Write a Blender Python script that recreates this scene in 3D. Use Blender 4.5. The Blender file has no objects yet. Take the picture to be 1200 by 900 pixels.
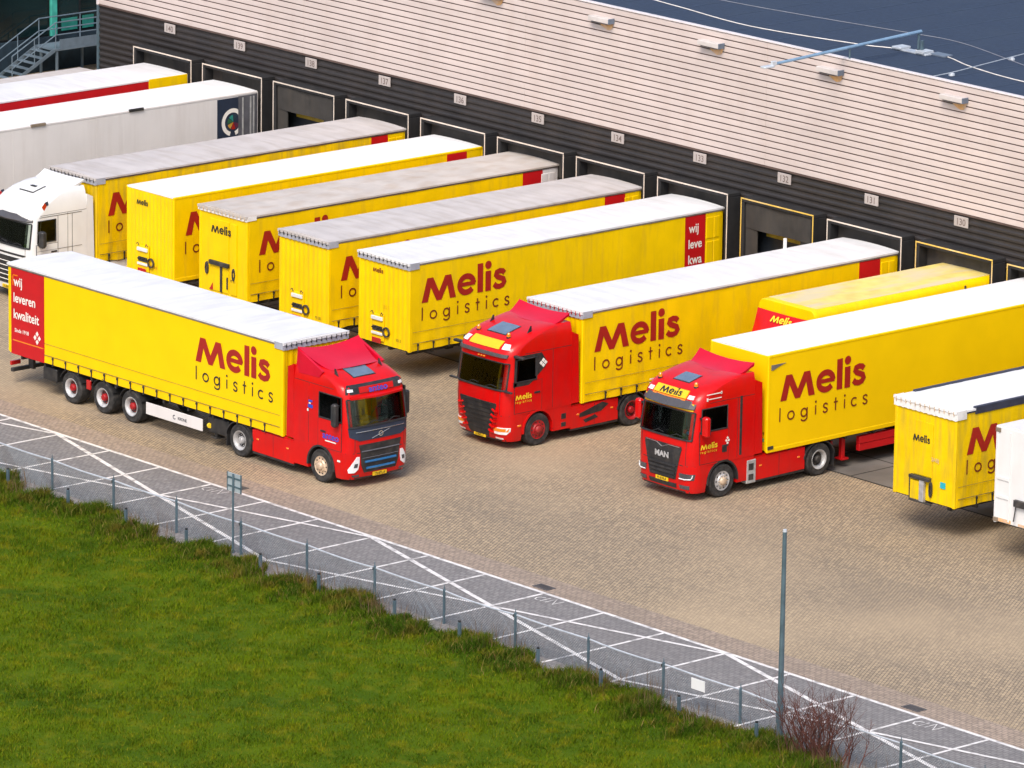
import bpy, math, random
import numpy as np
from mathutils import Matrix, Vector
random.seed(7); RNG = np.random.default_rng(7)
sc = bpy.context.scene
col = sc.collection
R = math.radians
# ------------------------------------------------------------------ camera
cam_d = bpy.data.cameras.new('camera'); cam = bpy.data.objects.new('camera', cam_d); col.objects.link(cam)
r2 = Vector((0.65959249, 0.751482, 0.01457931)); u2 = Vector((-0.19308659, 0.15066651, 0.96954483)); fw = Vector((-0.72639887, 0.64231956, -0.24447959))
m = Matrix.Identity(4)
for i in range(3):
    m[i][0], m[i][1], m[i][2] = r2[i], u2[i], -fw[i]
m.translation = Vector((145.88117784, -137.2430286, 48.162921))
cam.matrix_world = m
cam_d.sensor_fit = 'HORIZONTAL'; cam_d.sensor_width = 36; cam_d.lens = 7216.732828 / 1200 * 36
cam_d.clip_start = 1; cam_d.clip_end = 4000
sc.camera = cam
# ------------------------------------------------------------------ sky, sun, exposure
SUN_EL, SUN_AZ = 50.0, 148.0            # azimuth clockwise from +Y
world = bpy.data.worlds.new('World'); sc.world = world; world.use_nodes = True
wn = world.node_tree.nodes; wl = world.node_tree.links
sky = wn.new('ShaderNodeTexSky'); sky.sky_type = 'NISHITA'; sky.sun_disc = False
sky.sun_elevation = R(SUN_EL); sky.sun_rotation = R(SUN_AZ); sky.dust_density = 3.0; sky.air_density = 1.0; sky.ozone_density = 1.0
bg = wn['Background']; bg.inputs['Strength'].default_value = 0.12
wl.new(sky.outputs[0], bg.inputs['Color'])
sd = bpy.data.lights.new('sun', 'SUN'); sun = bpy.data.objects.new('sun', sd); col.objects.link(sun)
sd.energy = 1.5; sd.angle = R(24); sd.color = (1.0, 0.93, 0.82)
S = Vector((math.sin(R(SUN_AZ)) * math.cos(R(SUN_EL)), math.cos(R(SUN_AZ)) * math.cos(R(SUN_EL)), math.sin(R(SUN_EL))))
sun.rotation_euler = S.to_track_quat('Z', 'Y').to_euler(); sun.location = (0, -40, 60)
sc.view_settings.view_transform = 'Standard'; sc.view_settings.look = 'None'; sc.view_settings.gamma = 1
sc.view_settings.exposure = 0.88

# ------------------------------------------------------------------ materials
def mat(name, color, rough=0.55, metal=0.0, var=0.12, scale=3.0, stretch=(1, 1, 1), bump=0.0, bscale=20.0, coat=0.0,
        dirt=None, dirt_amt=0.0, dscale=2.0, dstretch=(1, 1, 0.25), emit=None, spec=0.5, lo=0.45, hi=0.75):
    m = bpy.data.materials.new(name); m.use_nodes = True
    nt = m.node_tree; N = nt.nodes; L = nt.links; b = N['Principled BSDF']
    b.inputs['Roughness'].default_value = rough; b.inputs['Metallic'].default_value = metal
    b.inputs['Coat Weight'].default_value = coat; b.inputs['Specular IOR Level'].default_value = spec
    c = np.array(color, float)
    tc = N.new('ShaderNodeTexCoord')
    oi = N.new('ShaderNodeObjectInfo')
    add = N.new('ShaderNodeVectorMath'); add.operation = 'ADD'
    mul = N.new('ShaderNodeMath'); mul.operation = 'MULTIPLY'; mul.inputs[1].default_value = 37.0
    L.new(oi.outputs['Random'], mul.inputs[0]); L.new(tc.outputs['Object'], add.inputs[0]); L.new(mul.outputs[0], add.inputs[1])
    def noise(sc_, st, detail=4.0):
        mp = N.new('ShaderNodeMapping'); mp.inputs['Scale'].default_value = st
        n = N.new('ShaderNodeTexNoise'); n.inputs['Scale'].default_value = sc_; n.inputs['Detail'].default_value = detail
        L.new(add.outputs[0], mp.inputs[0]); L.new(mp.outputs[0], n.inputs['Vector']); return n
    n = noise(scale, stretch)
    mx = N.new('ShaderNodeMix'); mx.data_type = 'RGBA'
    mx.inputs['A'].default_value = (*np.clip(c * (1 - var), 0, 1), 1); mx.inputs['B'].default_value = (*np.clip(c * (1 + var), 0, 1), 1)
    rp = N.new('ShaderNodeMapRange'); rp.inputs['From Min'].default_value = 0.35; rp.inputs['From Max'].default_value = 0.65
    L.new(n.outputs['Fac'], rp.inputs['Value']); L.new(rp.outputs[0], mx.inputs['Factor'])
    out = mx.outputs['Result']
    if dirt is not None:
        n2 = noise(dscale, dstretch, 6.0)
        r2_ = N.new('ShaderNodeMapRange'); r2_.inputs['From Min'].default_value = lo; r2_.inputs['From Max'].default_value = hi
        r2_.inputs['To Max'].default_value = dirt_amt
        L.new(n2.outputs['Fac'], r2_.inputs['Value'])
        m2 = N.new('ShaderNodeMix'); m2.data_type = 'RGBA'; m2.inputs['B'].default_value = (*dirt, 1)
        L.new(r2_.outputs[0], m2.inputs['Factor']); L.new(out, m2.inputs['A']); out = m2.outputs['Result']
    L.new(out, b.inputs['Base Color'])
    if bump:
        n3 = noise(bscale, (1, 1, 1), 3.0)
        bp = N.new('ShaderNodeBump'); bp.inputs['Strength'].default_value = bump; bp.inputs['Distance'].default_value = 0.02
        L.new(n3.outputs['Fac'], bp.inputs['Height']); L.new(bp.outputs[0], b.inputs['Normal'])
    if emit:
        b.inputs['Emission Color'].default_value = (*emit[0], 1); b.inputs['Emission Strength'].default_value = emit[1]
    return m

def glass_mat(name, tint, gloss_rough=0.04, ior=1.5):
    m = bpy.data.materials.new(name); m.use_nodes = True
    nt = m.node_tree; N = nt.nodes; L = nt.links; N.remove(N['Principled BSDF'])
    t = N.new('ShaderNodeBsdfTransparent'); t.inputs[0].default_value = (*tint, 1)
    g = N.new('ShaderNodeBsdfGlossy'); g.inputs['Roughness'].default_value = gloss_rough
    f = N.new('ShaderNodeFresnel'); f.inputs[0].default_value = ior
    mx = N.new('ShaderNodeMixShader'); L.new(f.outputs[0], mx.inputs[0]); L.new(t.outputs[0], mx.inputs[1]); L.new(g.outputs[0], mx.inputs[2])
    L.new(mx.outputs[0], N['Material Output'].inputs['Surface']); return m

GR = (0.18, 0.15, 0.12)
Mt = dict(
    yellow=mat('yellow_tarp', (0.86, 0.565, 0.0), 0.5, spec=0.18, var=0.05, scale=1.2, dirt=(0.42, 0.27, 0.03), dirt_amt=0.35, dscale=3.0, dstretch=(1.6, 1.6, 0.22), bump=0.15, bscale=9, lo=0.5, hi=0.8),
    yellow_new=mat('yellow_clean_tarp', (0.88, 0.56, 0.0), 0.5, spec=0.18, var=0.03, scale=1.0, bump=0.1, bscale=9),
    yellow_old=mat('yellow_worn_tarp', (0.80, 0.53, 0.0), 0.55, spec=0.18, var=0.08, scale=1.4, dirt=(0.30, 0.22, 0.05), dirt_amt=0.5, dscale=3.0, dstretch=(1.8, 1.8, 0.25), bump=0.25, bscale=8),
    yellow_metal=mat('yellow_paint', (0.88, 0.575, 0.0), 0.4, spec=0.2, var=0.05, scale=1.5, coat=0.08, dirt=(0.40, 0.26, 0.04), dirt_amt=0.3, dscale=3.0, dstretch=(2.5, 2.5, 0.2), lo=0.52, hi=0.8),
    yellow_roof=mat('dusty_yellow_roof', (0.72, 0.56, 0.16), 0.7, var=0.1, scale=2, dirt=(0.60, 0.52, 0.36), dirt_amt=0.85, dscale=1.2, dstretch=(0.4, 1.6, 1), lo=0.38, hi=0.6),
    red=mat('red_paint', (0.58, 0.003, 0.003), 0.30, var=0.06, scale=1.5, coat=0.16, spec=0.3, dirt=(0.32, 0.02, 0.02), dirt_amt=0.3, dscale=3, dstretch=(1.5, 1.5, 0.5)),
    red_crimson=mat('crimson_paint', (0.56, 0.002, 0.022), 0.36, var=0.06, scale=1.5, coat=0.15, spec=0.35),
    red_tarp=mat('red_tarp', (0.50, 0.003, 0.006), 0.5, var=0.06, scale=2),
    logo_red=mat('dark_red_lettering', (0.34, 0.012, 0.006), 0.5, var=0.06),
    logo_dark=mat('brown_lettering', (0.17, 0.02, 0.006), 0.5, var=0.06),
    black_letter=mat('black_lettering', (0.02, 0.018, 0.015), 0.6),
    white_letter=mat('white_lettering', (0.82, 0.78, 0.72), 0.5, var=0.03),
    yellow_letter=mat('yellow_lettering', (0.85, 0.60, 0.02), 0.5, var=0.03),
    blue_letter=mat('blue_lettering', (0.01, 0.07, 0.50), 0.5, var=0.1),
    white=mat('white_paint', (0.74, 0.735, 0.73), 0.35, var=0.03, scale=1.5, coat=0.2, dirt=(0.55, 0.5, 0.45), dirt_amt=0.18, dscale=2.5),
    white_box=mat('white_panel', (0.70, 0.67, 0.66), 0.4, var=0.03, scale=0.8, dirt=(0.50, 0.45, 0.42), dirt_amt=0.3, dscale=2.0, dstretch=(1.5, 1.5, 0.15)),
    roof_white=mat('white_roof_tarp', (0.70, 0.70, 0.71), 0.5, var=0.04, scale=1.0, dirt=(0.50, 0.47, 0.45), dirt_amt=0.40, dscale=1.5, dstretch=(2.2, 0.35, 1)),
    roof_clean=mat('bright_white_roof', (0.78, 0.78, 0.79), 0.45, var=0.03, scale=1.0, dirt=(0.60, 0.58, 0.56), dirt_amt=0.35, dscale=1.2, dstretch=(1.8, .4, 1)),
    roof_grey=mat('grey_dusty_roof', (0.50, 0.465, 0.455), 0.75, var=0.06, scale=1.2, dirt=(0.36, 0.315, 0.28), dirt_amt=0.6, dscale=1.6, dstretch=(2.0, 0.4, 1)),
    roof_stain=mat('stained_roof', (0.50, 0.455, 0.42), 0.75, var=0.07, scale=1.2, dirt=(0.40, 0.31, 0.24), dirt_amt=0.65, dscale=1.7, dstretch=(0.6, 1.0, 1)),
    strip_grey=mat('grey_tarp_strip', (0.36, 0.37, 0.42), 0.6, var=0.1, scale=4),
    strip_white=mat('white_tarp_strip', (0.75, 0.73, 0.71), 0.6, var=0.08, scale=4, dirt=(0.45, 0.38, 0.32), dirt_amt=0.4),
    rail_dark=mat('dark_side_rail', (0.09, 0.07, 0.06), 0.5, var=0.2, scale=3),
    rail_grey=mat('aluminium_side_rail', (0.24, 0.21, 0.19), 0.45, 0.3, var=0.2, scale=3),
    rail_navy=mat('navy_side_rail', (0.03, 0.035, 0.06), 0.45, var=0.2, scale=3),
    black=mat('black_plastic', (0.018, 0.018, 0.02), 0.5, var=0.2, dirt=(0.09, 0.08, 0.07), dirt_amt=0.4, dscale=5, dstretch=(1, 1, 1)),
    frame=mat('dark_chassis_steel', (0.03, 0.028, 0.028), 0.6, var=0.3, dirt=(0.12, 0.10, 0.08), dirt_amt=0.5, dscale=4, dstretch=(1, 1, 1)),
    tyre=mat('tyre_rubber', (0.022, 0.021, 0.021), 0.85, var=0.3, scale=6, dirt=(0.10, 0.09, 0.08), dirt_amt=0.4, dscale=6, dstretch=(1, 1, 1)),
    steel=mat('brushed_steel', (0.50, 0.50, 0.51), 0.4, 0.25, var=0.15, scale=6, dirt=(0.2, 0.17, 0.14), dirt_amt=0.4),
    steel_dull=mat('dull_steel', (0.40, 0.40, 0.40), 0.5, 0.2, var=0.15, scale=6), bronze=mat('tan_alloy', (0.60, 0.46, 0.33), 0.4, 0.2, var=0.15, scale=6),
    rim_red=mat('red_rim', (0.33, 0.004, 0.008), 0.5, var=0.2, scale=6, dirt=(0.15, 0.05, 0.04), dirt_amt=0.5, dstretch=(1, 1, 1)),
    grey=mat('grey_plastic', (0.10, 0.10, 0.115), 0.5, var=0.15),
    visor=mat('smoked_visor', (0.075, 0.07, 0.075), 0.25, var=0.1),
    lens=mat('clear_lens', (0.78, 0.78, 0.80), 0.15, var=0.1, scale=9, coat=0.5),
    lens_dark=mat('dark_lens', (0.06, 0.06, 0.07), 0.12, var=0.2, coat=0.5),
    orange=mat('orange_lens', (0.80, 0.22, 0.01), 0.2, var=0.1, coat=0.4),
    red_lens=mat('red_lens', (0.45, 0.01, 0.01), 0.2, var=0.1, coat=0.4),
    plate=mat('yellow_plate', (0.75, 0.48, 0.01), 0.45, var=0.05),
    hatch=mat('roof_hatch_glass', (0.12, 0.17, 0.24), 0.15, var=0.1, coat=0.5),
    blue=mat('blue_grille_bar', (0.02, 0.13, 0.32), 0.3, var=0.1, coat=0.3),
    chrome=mat('chrome', (0.7, 0.7, 0.7), 0.2, 0.9, var=0.05),
    mirror=mat('mirror_glass', (0.12, 0.14, 0.17), 0.08, 0.6, var=0.05),
    seat=mat('dark_seat_cloth', (0.17, 0.17, 0.19), 0.9, var=0.3),
    curtain=mat('cab_curtain', (0.50, 0.42, 0.06), 0.9, var=0.3, scale=5),
    dash=mat('dashboard', (0.07, 0.09, 0.075), 0.5, var=0.5, scale=6),
    wall_in=mat('cab_lining', (0.55, 0.54, 0.34), 0.9, var=0.5, scale=2.2),
    green_item=mat('green_cloth', (0.05, 0.35, 0.15), 0.8, var=0.2), cyan=mat('cyan_sticker', (0.02, 0.45, 0.55), 0.5),
    navy=mat('navy_panel', (0.02, 0.03, 0.055), 0.5, var=0.1),
    clad_white=mat('cream_cladding', (0.60, 0.51, 0.48), 0.5, var=0.05, scale=0.7, stretch=(0.5, 1, 3), dirt=(0.50, 0.40, 0.36), dirt_amt=0.35, dscale=1.1, dstretch=(1.2, 1, 0.25)),
    seam=mat('seam_shadow_gap', (0.10, 0.065, 0.055), 0.7, var=0.2, scale=2),
    clad_dark=mat('charcoal_cladding', (0.026, 0.022, 0.021), 0.5, var=0.15, scale=1.0, dirt=(0.045, 0.035, 0.03), dirt_amt=0.5, dscale=1.0),
    cap=mat('pale_parapet_cap', (0.66, 0.60, 0.60), 0.45, var=0.05),
    roofing=mat('slate_roof_membrane', (0.017, 0.032, 0.066), 0.85, var=0.14, scale=6, dirt=(0.026, 0.042, 0.072), dirt_amt=0.5, dscale=0.6, dstretch=(1, 1, 1), bump=0.2, bscale=30),
    shelter=mat('black_dock_rubber', (0.014, 0.014, 0.016), 0.75, var=0.2, scale=3, dirt=(0.035, 0.03, 0.027), dirt_amt=0.5, dscale=2.5),
    curtain_dk=mat('grey_dock_curtain', (0.04, 0.036, 0.033), 0.8, var=0.15, scale=2, dirt=(0.08, 0.065, 0.05), dirt_amt=0.45, dscale=2.5),
    edge_white=mat('white_edge_stripe', (0.72, 0.62, 0.53), 0.6, var=0.1, scale=3),
    edge_worn=mat('worn_yellow_edge_stripe', (0.80, 0.52, 0.10), 0.6, var=0.15, scale=1.5, dirt=(0.8, 0.7, 0.55), dirt_amt=0.9, dscale=0.8, dstretch=(1, 1, 1)),
    door_dark=mat('dark_door', (0.012, 0.016, 0.022), 0.5),
    leveller=mat('yellow_leveller', (0.40, 0.27, 0.02), 0.6, var=0.2),
    sign=mat('pale_sign_plate', (0.44, 0.39, 0.37), 0.5, var=0.05), sign_letter=mat('brown_sign_number', (0.16, 0.12, 0.11), 0.6),
    boom=mat('blue_grey_boom', (0.20, 0.32, 0.46), 0.45, 0.1, var=0.1), galv=mat('galvanised_steel', (0.11, 0.165, 0.20), 0.45, 0.4, var=0.15, scale=4), galv_lt=mat('pale_galvanised_steel', (0.55, 0.58, 0.62), 0.45, 0.3, var=0.1),
    blotch=mat('rust_and_painted_glow', (0.72, 0.40, 0.16), 0.7, var=0.15, scale=5, dirt=(0.62, 0.50, 0.43), dirt_amt=0.6, dscale=4, dstretch=(1, 1, 1), lo=.4, hi=.6),  # orange of the painted wall-lamp glow, also of the container's rust
    lampbox=mat('lamp_housing', (0.58, 0.53, 0.51), 0.5, var=0.08), lampend=mat('lamp_end_cap', (0.12, 0.15, 0.20), 0.5),
    cable=mat('white_cable', (0.75, 0.70, 0.66), 0.6), wire=mat('thin_grey_wire', (0.22, 0.23, 0.27), 0.6),
    teal=mat('teal_glass_panel', (0.03, 0.22, 0.18), 0.2, var=0.15, coat=0.3), teal_pole=mat('teal_column', (0.06, 0.40, 0.33), 0.3, var=0.15),
    dkglass=mat('dark_facade_glass', (0.006, 0.018, 0.020), 0.12, var=0.4, scale=0.6, coat=0.3), fac=mat('dark_facade', (0.008, 0.010, 0.013), 0.6),
    plinth=mat('blue_grey_plinth', (0.014, 0.032, 0.05), 0.8, var=0.2), stairs=mat('blue_grey_stair_steel', (0.17, 0.23, 0.29), 0.5, 0.3, var=0.1),
    crate=mat('pale_board', (0.45, 0.45, 0.48), 0.6), wood=mat('weathered_wood', (0.22, 0.17, 0.12), 0.8),
    signback=mat('pale_sign_back', (0.40, 0.46, 0.50), 0.45, 0.2, var=0.08),
    paint=None, twig=mat('reddish_twig', (0.10, 0.03, 0.02), 0.8, var=0.3), dry=mat('dry_stalk', (0.13, 0.08, 0.04), 0.9, var=0.4, scale=3),
    iron=mat('cast_iron', (0.09, 0.083, 0.085), 0.6, var=0.2),
    conc=mat('apron_concrete', (0.14, 0.125, 0.112), 0.85, var=0.15, scale=0.8, dirt=(0.10, 0.09, 0.08), dirt_amt=0.6, dscale=0.5, dstretch=(1, 1, 1), bump=0.2, bscale=30),
    joint=mat('dark_joint', (0.03, 0.026, 0.022), 0.9),
)
SPLIT_ROOF = 0
Mt['roofing_seam'] = mat('roof_seam_strip', (.022, .038, .072), .8, var=.2)
Mt['glass'] = glass_mat('windscreen_glass', (0.86, 0.93, 0.86)); Mt['glass_dark'] = glass_mat('tinted_side_glass', (0.16, 0.19, 0.18), 0.12, 1.22)

# ------------------------------------------------------------------ mesh building
class MB:
    def __init__(s): s.v = []; s.f = []; s.m = []; s.mats = []; s.cur = 0
    def use(s, mt):
        if mt not in s.mats: s.mats.append(mt)
        s.cur = s.mats.index(mt); return s
    def add(s, vs, fs):
        o = len(s.v); s.v.extend([tuple(map(float, v)) for v in vs])
        for f in fs: s.f.append([i + o for i in f]); s.m.append(s.cur)
        return s
    def box(s, x0, x1, y0, y1, z0, z1, b=0.0):
        if x1 < x0: x0, x1 = x1, x0
        if y1 < y0: y0, y1 = y1, y0
        if z1 < z0: z0, z1 = z1, z0
        if b <= 0:
            v = [(x, y, z) for x in (x0, x1) for y in (y0, y1) for z in (z0, z1)]
            return s.add(v, [(0, 1, 3, 2), (4, 6, 7, 5), (0, 4, 5, 1), (2, 3, 7, 6), (0, 2, 6, 4), (1, 5, 7, 3)])
        b = min(b, (x1 - x0) * .49, (y1 - y0) * .49, (z1 - z0) * .49)
        lo = (x0, y0, z0); hi = (x1, y1, z1); v = []; idx = {}
        for sx in (0, 1):
            for sy in (0, 1):
                for sz in (0, 1):
                    c = [hi[k] if (sx, sy, sz)[k] else lo[k] for k in range(3)]
                    q = [-b if (sx, sy, sz)[k] else b for k in range(3)]
                    for ax in range(3):
                        p = [c[k] + (0 if k == ax else q[k]) for k in range(3)]
                        idx[(sx, sy, sz, ax)] = len(v); v.append(p)
        F = []
        I = lambda a, b_, c, ax: idx[(a, b_, c, ax)]
        for e in (0, 1):
            F.append([I(e, 0, 0, 0), I(e, 1, 0, 0), I(e, 1, 1, 0), I(e, 0, 1, 0)])
            F.append([I(0, e, 0, 1), I(1, e, 0, 1), I(1, e, 1, 1), I(0, e, 1, 1)])
            F.append([I(0, 0, e, 2), I(1, 0, e, 2), I(1, 1, e, 2), I(0, 1, e, 2)])
        for a in (0, 1):
            for c in (0, 1):
                F.append([I(a, c, 0, 0), I(a, c, 1, 0), I(a, c, 1, 1), I(a, c, 0, 1)])
                F.append([I(a, 0, c, 0), I(a, 1, c, 0), I(a, 1, c, 2), I(a, 0, c, 2)])
                F.append([I(0, a, c, 1), I(1, a, c, 1), I(1, a, c, 2), I(0, a, c, 2)])
        for a in (0, 1):
            for c in (0, 1):
                for d in (0, 1): F.append([I(a, c, d, 0), I(a, c, d, 1), I(a, c, d, 2)])
        ctr = [(lo[k] + hi[k]) / 2 for k in range(3)]
        G = []
        for f in F:
            p = [Vector(v[i]) for i in f]; n = (p[1] - p[0]).cross(p[2] - p[0])
            g = sum(p, Vector()) / len(p) - Vector(ctr)
            G.append(f if n.dot(g) >= 0 else f[::-1])
        return s.add(v, G)
    def prism(s, poly, ax, a, b):
        """poly in the two other axes (in x,y,z order), extruded along axis ax from a to b"""
        n = len(poly)
        def P(p, t):
            q = list(p); q.insert(ax, t); return q
        v = [P(p, a) for p in poly] + [P(p, b) for p in poly]
        f = [list(range(n))[::-1], list(range(n, 2 * n))] + [[i, (i + 1) % n, n + (i + 1) % n, n + i] for i in range(n)]
        ar = sum(poly[i][0] * poly[(i + 1) % n][1] - poly[(i + 1) % n][0] * poly[i][1] for i in range(n))
        flip = (ar < 0) != (b < a)
        if ax == 1: flip = not flip
        if flip: f = [x[::-1] for x in f]
        return s.add(v, f)
    def tube(s, pts, r, n=6, cap=True):
        pts = [Vector(p) for p in pts]; vs = []; fs = []
        for i, p in enumerate(pts):
            d = (pts[min(i + 1, len(pts) - 1)] - pts[max(i - 1, 0)]).normalized()
            a = d.orthogonal().normalized() if i == 0 else (a - d * a.dot(d)).normalized()
            b = d.cross(a); rr = r[i] if hasattr(r, '__len__') else r
            for k in range(n):
                t = 2 * math.pi * k / n; vs.append(p + (a * math.cos(t) + b * math.sin(t)) * rr)
        for i in range(len(pts) - 1):
            for k in range(n): fs.append([i * n + k, i * n + (k + 1) % n, (i + 1) * n + (k + 1) % n, (i + 1) * n + k])
        if cap: fs.append(list(range(n))[::-1]); fs.append([(len(pts) - 1) * n + k for k in range(n)])
        return s.add(vs, fs)
    def lathe(s, prof, c, n=28, ax=1, closed=False):
        """prof list of (t along axis, radius)"""
        vs = []; fs = []
        for (t, r) in prof:
            for k in range(n):
                a = 2 * math.pi * k / n; q = [r * math.cos(a), r * math.sin(a)]; q.insert(ax, t)
                vs.append([c[j] + q[j] for j in range(3)])
        for i in range(len(prof) - 1):
            for k in range(n): fs.append([i * n + k, i * n + (k + 1) % n, (i + 1) * n + (k + 1) % n, (i + 1) * n + k])
        if not closed:
            fs.append(list(range(n))[::-1]); fs.append([(len(prof) - 1) * n + k for k in range(n)])
        return s.add(vs, fs)
    def cyl(s, c, r, h, ax=2, n=14):
        return s.lathe([(0, r), (h, r)], c, n, ax)
    def grid(s, fn, us, vs_):
        v = [fn(a, b) for b in vs_ for a in us]; n = len(us)
        f = [[j * n + i, j * n + i + 1, (j + 1) * n + i + 1, (j + 1) * n + i] for j in range(len(vs_) - 1) for i in range(n - 1)]
        return s.add(v, f)
    def shell(s, top, bot, nu, nv):
        """closed shell between two nu x nv grids of points"""
        o = len(top); f = []
        G = lambda i, j: j * nu + i
        for j in range(nv - 1):
            for i in range(nu - 1):
                f.append([G(i, j), G(i + 1, j), G(i + 1, j + 1), G(i, j + 1)])
                f.append([o + G(i, j + 1), o + G(i + 1, j + 1), o + G(i + 1, j), o + G(i, j)])
        per = [G(i, 0) for i in range(nu)] + [G(nu - 1, j) for j in range(1, nv)] + [G(i, nv - 1) for i in range(nu - 2, -1, -1)] + [G(0, j) for j in range(nv - 2, 0, -1)]
        for k in range(len(per)):
            a, b = per[k], per[(k + 1) % len(per)]; f.append([b, a, o + a, o + b])
        return s.add(list(top) + list(bot), f)
    def mesh(s, name, smooth=False, fix=True):
        me = bpy.data.meshes.new(name); me.from_pydata(s.v, [], s.f); 
        for k in s.mats: me.materials.append(k)
        if len(s.mats) > 1: me.polygons.foreach_set('material_index', s.m)
        if smooth:
            me.polygons.foreach_set('use_smooth', [True] * len(me.polygons))
            me.set_sharp_from_angle(angle=R(38 if smooth is True else smooth))
        me.update(); return me

def link(name, me, parent=None, loc=(0, 0, 0), rz=0.0):
    o = bpy.data.objects.new(name, me); col.objects.link(o); o.location = loc; o.rotation_euler = (0, 0, rz)
    if parent is not None: o.parent = parent
    return o
SPLIT = {'dock_bumper', 'stair_leg', 'side_guard', 'camera_arm', 'spoiler_side', 'corner_casting', 'front_brace', 'side_rail_cover', 'grille_bar', 'grille_fin', 'marker_lamp', 'wiper', 'lock_bar', 'rust_and_painted_glow', 'axle_beam', 'mirror_arm', 'skirt_vent', 'coupling', 'grille_slat', 'warning_stripe', 'panel_joint', 'skirt_edge', 'hatch_grip', 'panel_gap', 'panel_trim', 'dashboard_items', 'eyelet_strap', 'rear_side_frame_half'}
def islands(mb):
    p = list(range(len(mb.v)))
    def fd(i):
        while p[i] != i: p[i] = p[p[i]]; i = p[i]
        return i
    for f in mb.f:
        for i in f[1:]: p[fd(i)] = fd(f[0])
    gr = {}
    for k, f in enumerate(mb.f): gr.setdefault(fd(f[0]), []).append(k)
    out = []
    for ks in gr.values():
        q = MB(); ix = {}; q.mats = [mb.mats[mb.m[ks[0]]]]
        for k in ks:
            q.f.append([ix.setdefault(i, len(ix)) for i in mb.f[k]]); q.m.append(0)
        q.v = [mb.v[i] for i in ix]; out.append(q)
    return out
def part(name, mb, parent=None, smooth=False):
    if name in SPLIT:
        o = None
        for q in islands(mb): o = link(name, q.mesh(name, smooth), parent)
        return o
    return link(name, mb.mesh(name, smooth), parent)
def new(mt): return MB().use(Mt[mt])
def tag(o, label, cat, group=None):
    o['label'] = label; o['category'] = cat
    if group: o['group'] = group
    return o
def thing(name, label, cat, loc=(0, 0, 0), rz=0.0, group=None):
    return tag(link(name, None, None, loc, rz), label, cat, group)
def struct(name, mb, kind='structure', smooth=False):
    o = part(name, mb, None, smooth); o['kind'] = kind; return o

# ------------------------------------------------------------------ lettering
def stroke(pts, w, closed=False):
    """flat mitred strip of width w along a 2D polyline"""
    P = [np.array(p, float) for p in pts]; n = len(P); v = []; f = []
    for i in range(n):
        a = P[i] - P[i - 1] if (i > 0 or closed) else P[1] - P[0]
        b = P[(i + 1) % n] - P[i] if (i < n - 1 or closed) else P[-1] - P[-2]
        a = a / np.hypot(*a); b = b / np.hypot(*b); t = a + b; t /= max(np.hypot(*t), 1e-6)
        nn = np.array([-t[1], t[0]]); k = 1 / max(0.5, abs(np.dot(nn, [-a[1], a[0]])))
        v += [tuple(P[i] + nn * w / 2 * k), tuple(P[i] - nn * w / 2 * k)]
    for i in range(n if closed else n - 1):
        j = (i + 1) % n; f.append([2 * i, 2 * i + 1, 2 * j + 1, 2 * j])
    return v, f
def arc(cx, cy, rx, ry, a0, a1, n=22):
    return [(cx + rx * math.cos(R(a0 + (a1 - a0) * i / n)), cy + ry * math.sin(R(a0 + (a1 - a0) * i / n))) for i in range(n + 1)]
def s_curve(cx, w, h, top, n=9):
    q = [(0.93, .80), (0.80, .93), (0.52, 1.0), (0.22, .92), (0.10, .76), (0.22, .60), (0.50, .51), (0.80, .41), (0.92, .25), (0.80, .08), (0.48, 0.0), (0.18, .07), (0.05, .21)]
    return [(cx - w / 2 + w * a, h * b + top) for a, b in q]
def melis(cap=0.78):
    k = cap / 0.78; out = []
    tri = lambda pts, fs: ([(x * k, y * k) for x, y in pts], fs)
    # M, as quads
    pts = [(0, 0), (.27, 0), (.47, .78), (.22, .78), (.40, .50), (.62, 0), (.82, 0), (.97, .78), (1.22, .78), (1.04, .50), (1.44, 0), (1.17, 0), (.72, .27)]
    mv = [(0, 0), (.26, 0), (.375, .46), (.22, .78), (.47, .78), (.62, 0), (.72, .29), (.82, 0), (.97, .78), (1.22, .78), (1.065, .46), (1.18, 0), (1.44, 0)]
    out.append(tri(mv, [(0, 1, 2, 3), (3, 2, 5, 6, 4)[:5], (6, 5, 7), (8, 6, 7, 10, 9), (9, 10, 11, 12)]))
    e = arc(1.89, .35, .305, .265, 0, 322, 26)
    out.append(stroke([(x * k, y * k) for x, y in e], .19 * k)); out.append(stroke([(1.62 * k, .36 * k), (2.255 * k, .36 * k)], .13 * k))
    out.append(stroke([(2.47 * k, 0), (2.47 * k, .95 * k)], .235 * k))
    out.append(stroke([(2.80 * k, 0), (2.80 * k, .66 * k)], .235 * k))
    d = arc(2.80 * k, .86 * k, .135 * k, .135 * k, 0, 360, 16)[:-1]; out.append((d, [tuple(range(16))]))
    sv = [(3.50, .50), (3.42, .575), (3.29, .60), (3.16, .565), (3.13, .48), (3.20, .41), (3.32, .365), (3.45, .31), (3.49, .21), (3.43, .12), (3.29, .08), (3.15, .105), (3.05, .19)]
    out.append(stroke([(x * k, y * k) for x, y in sv], .175 * k))
    return out
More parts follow.
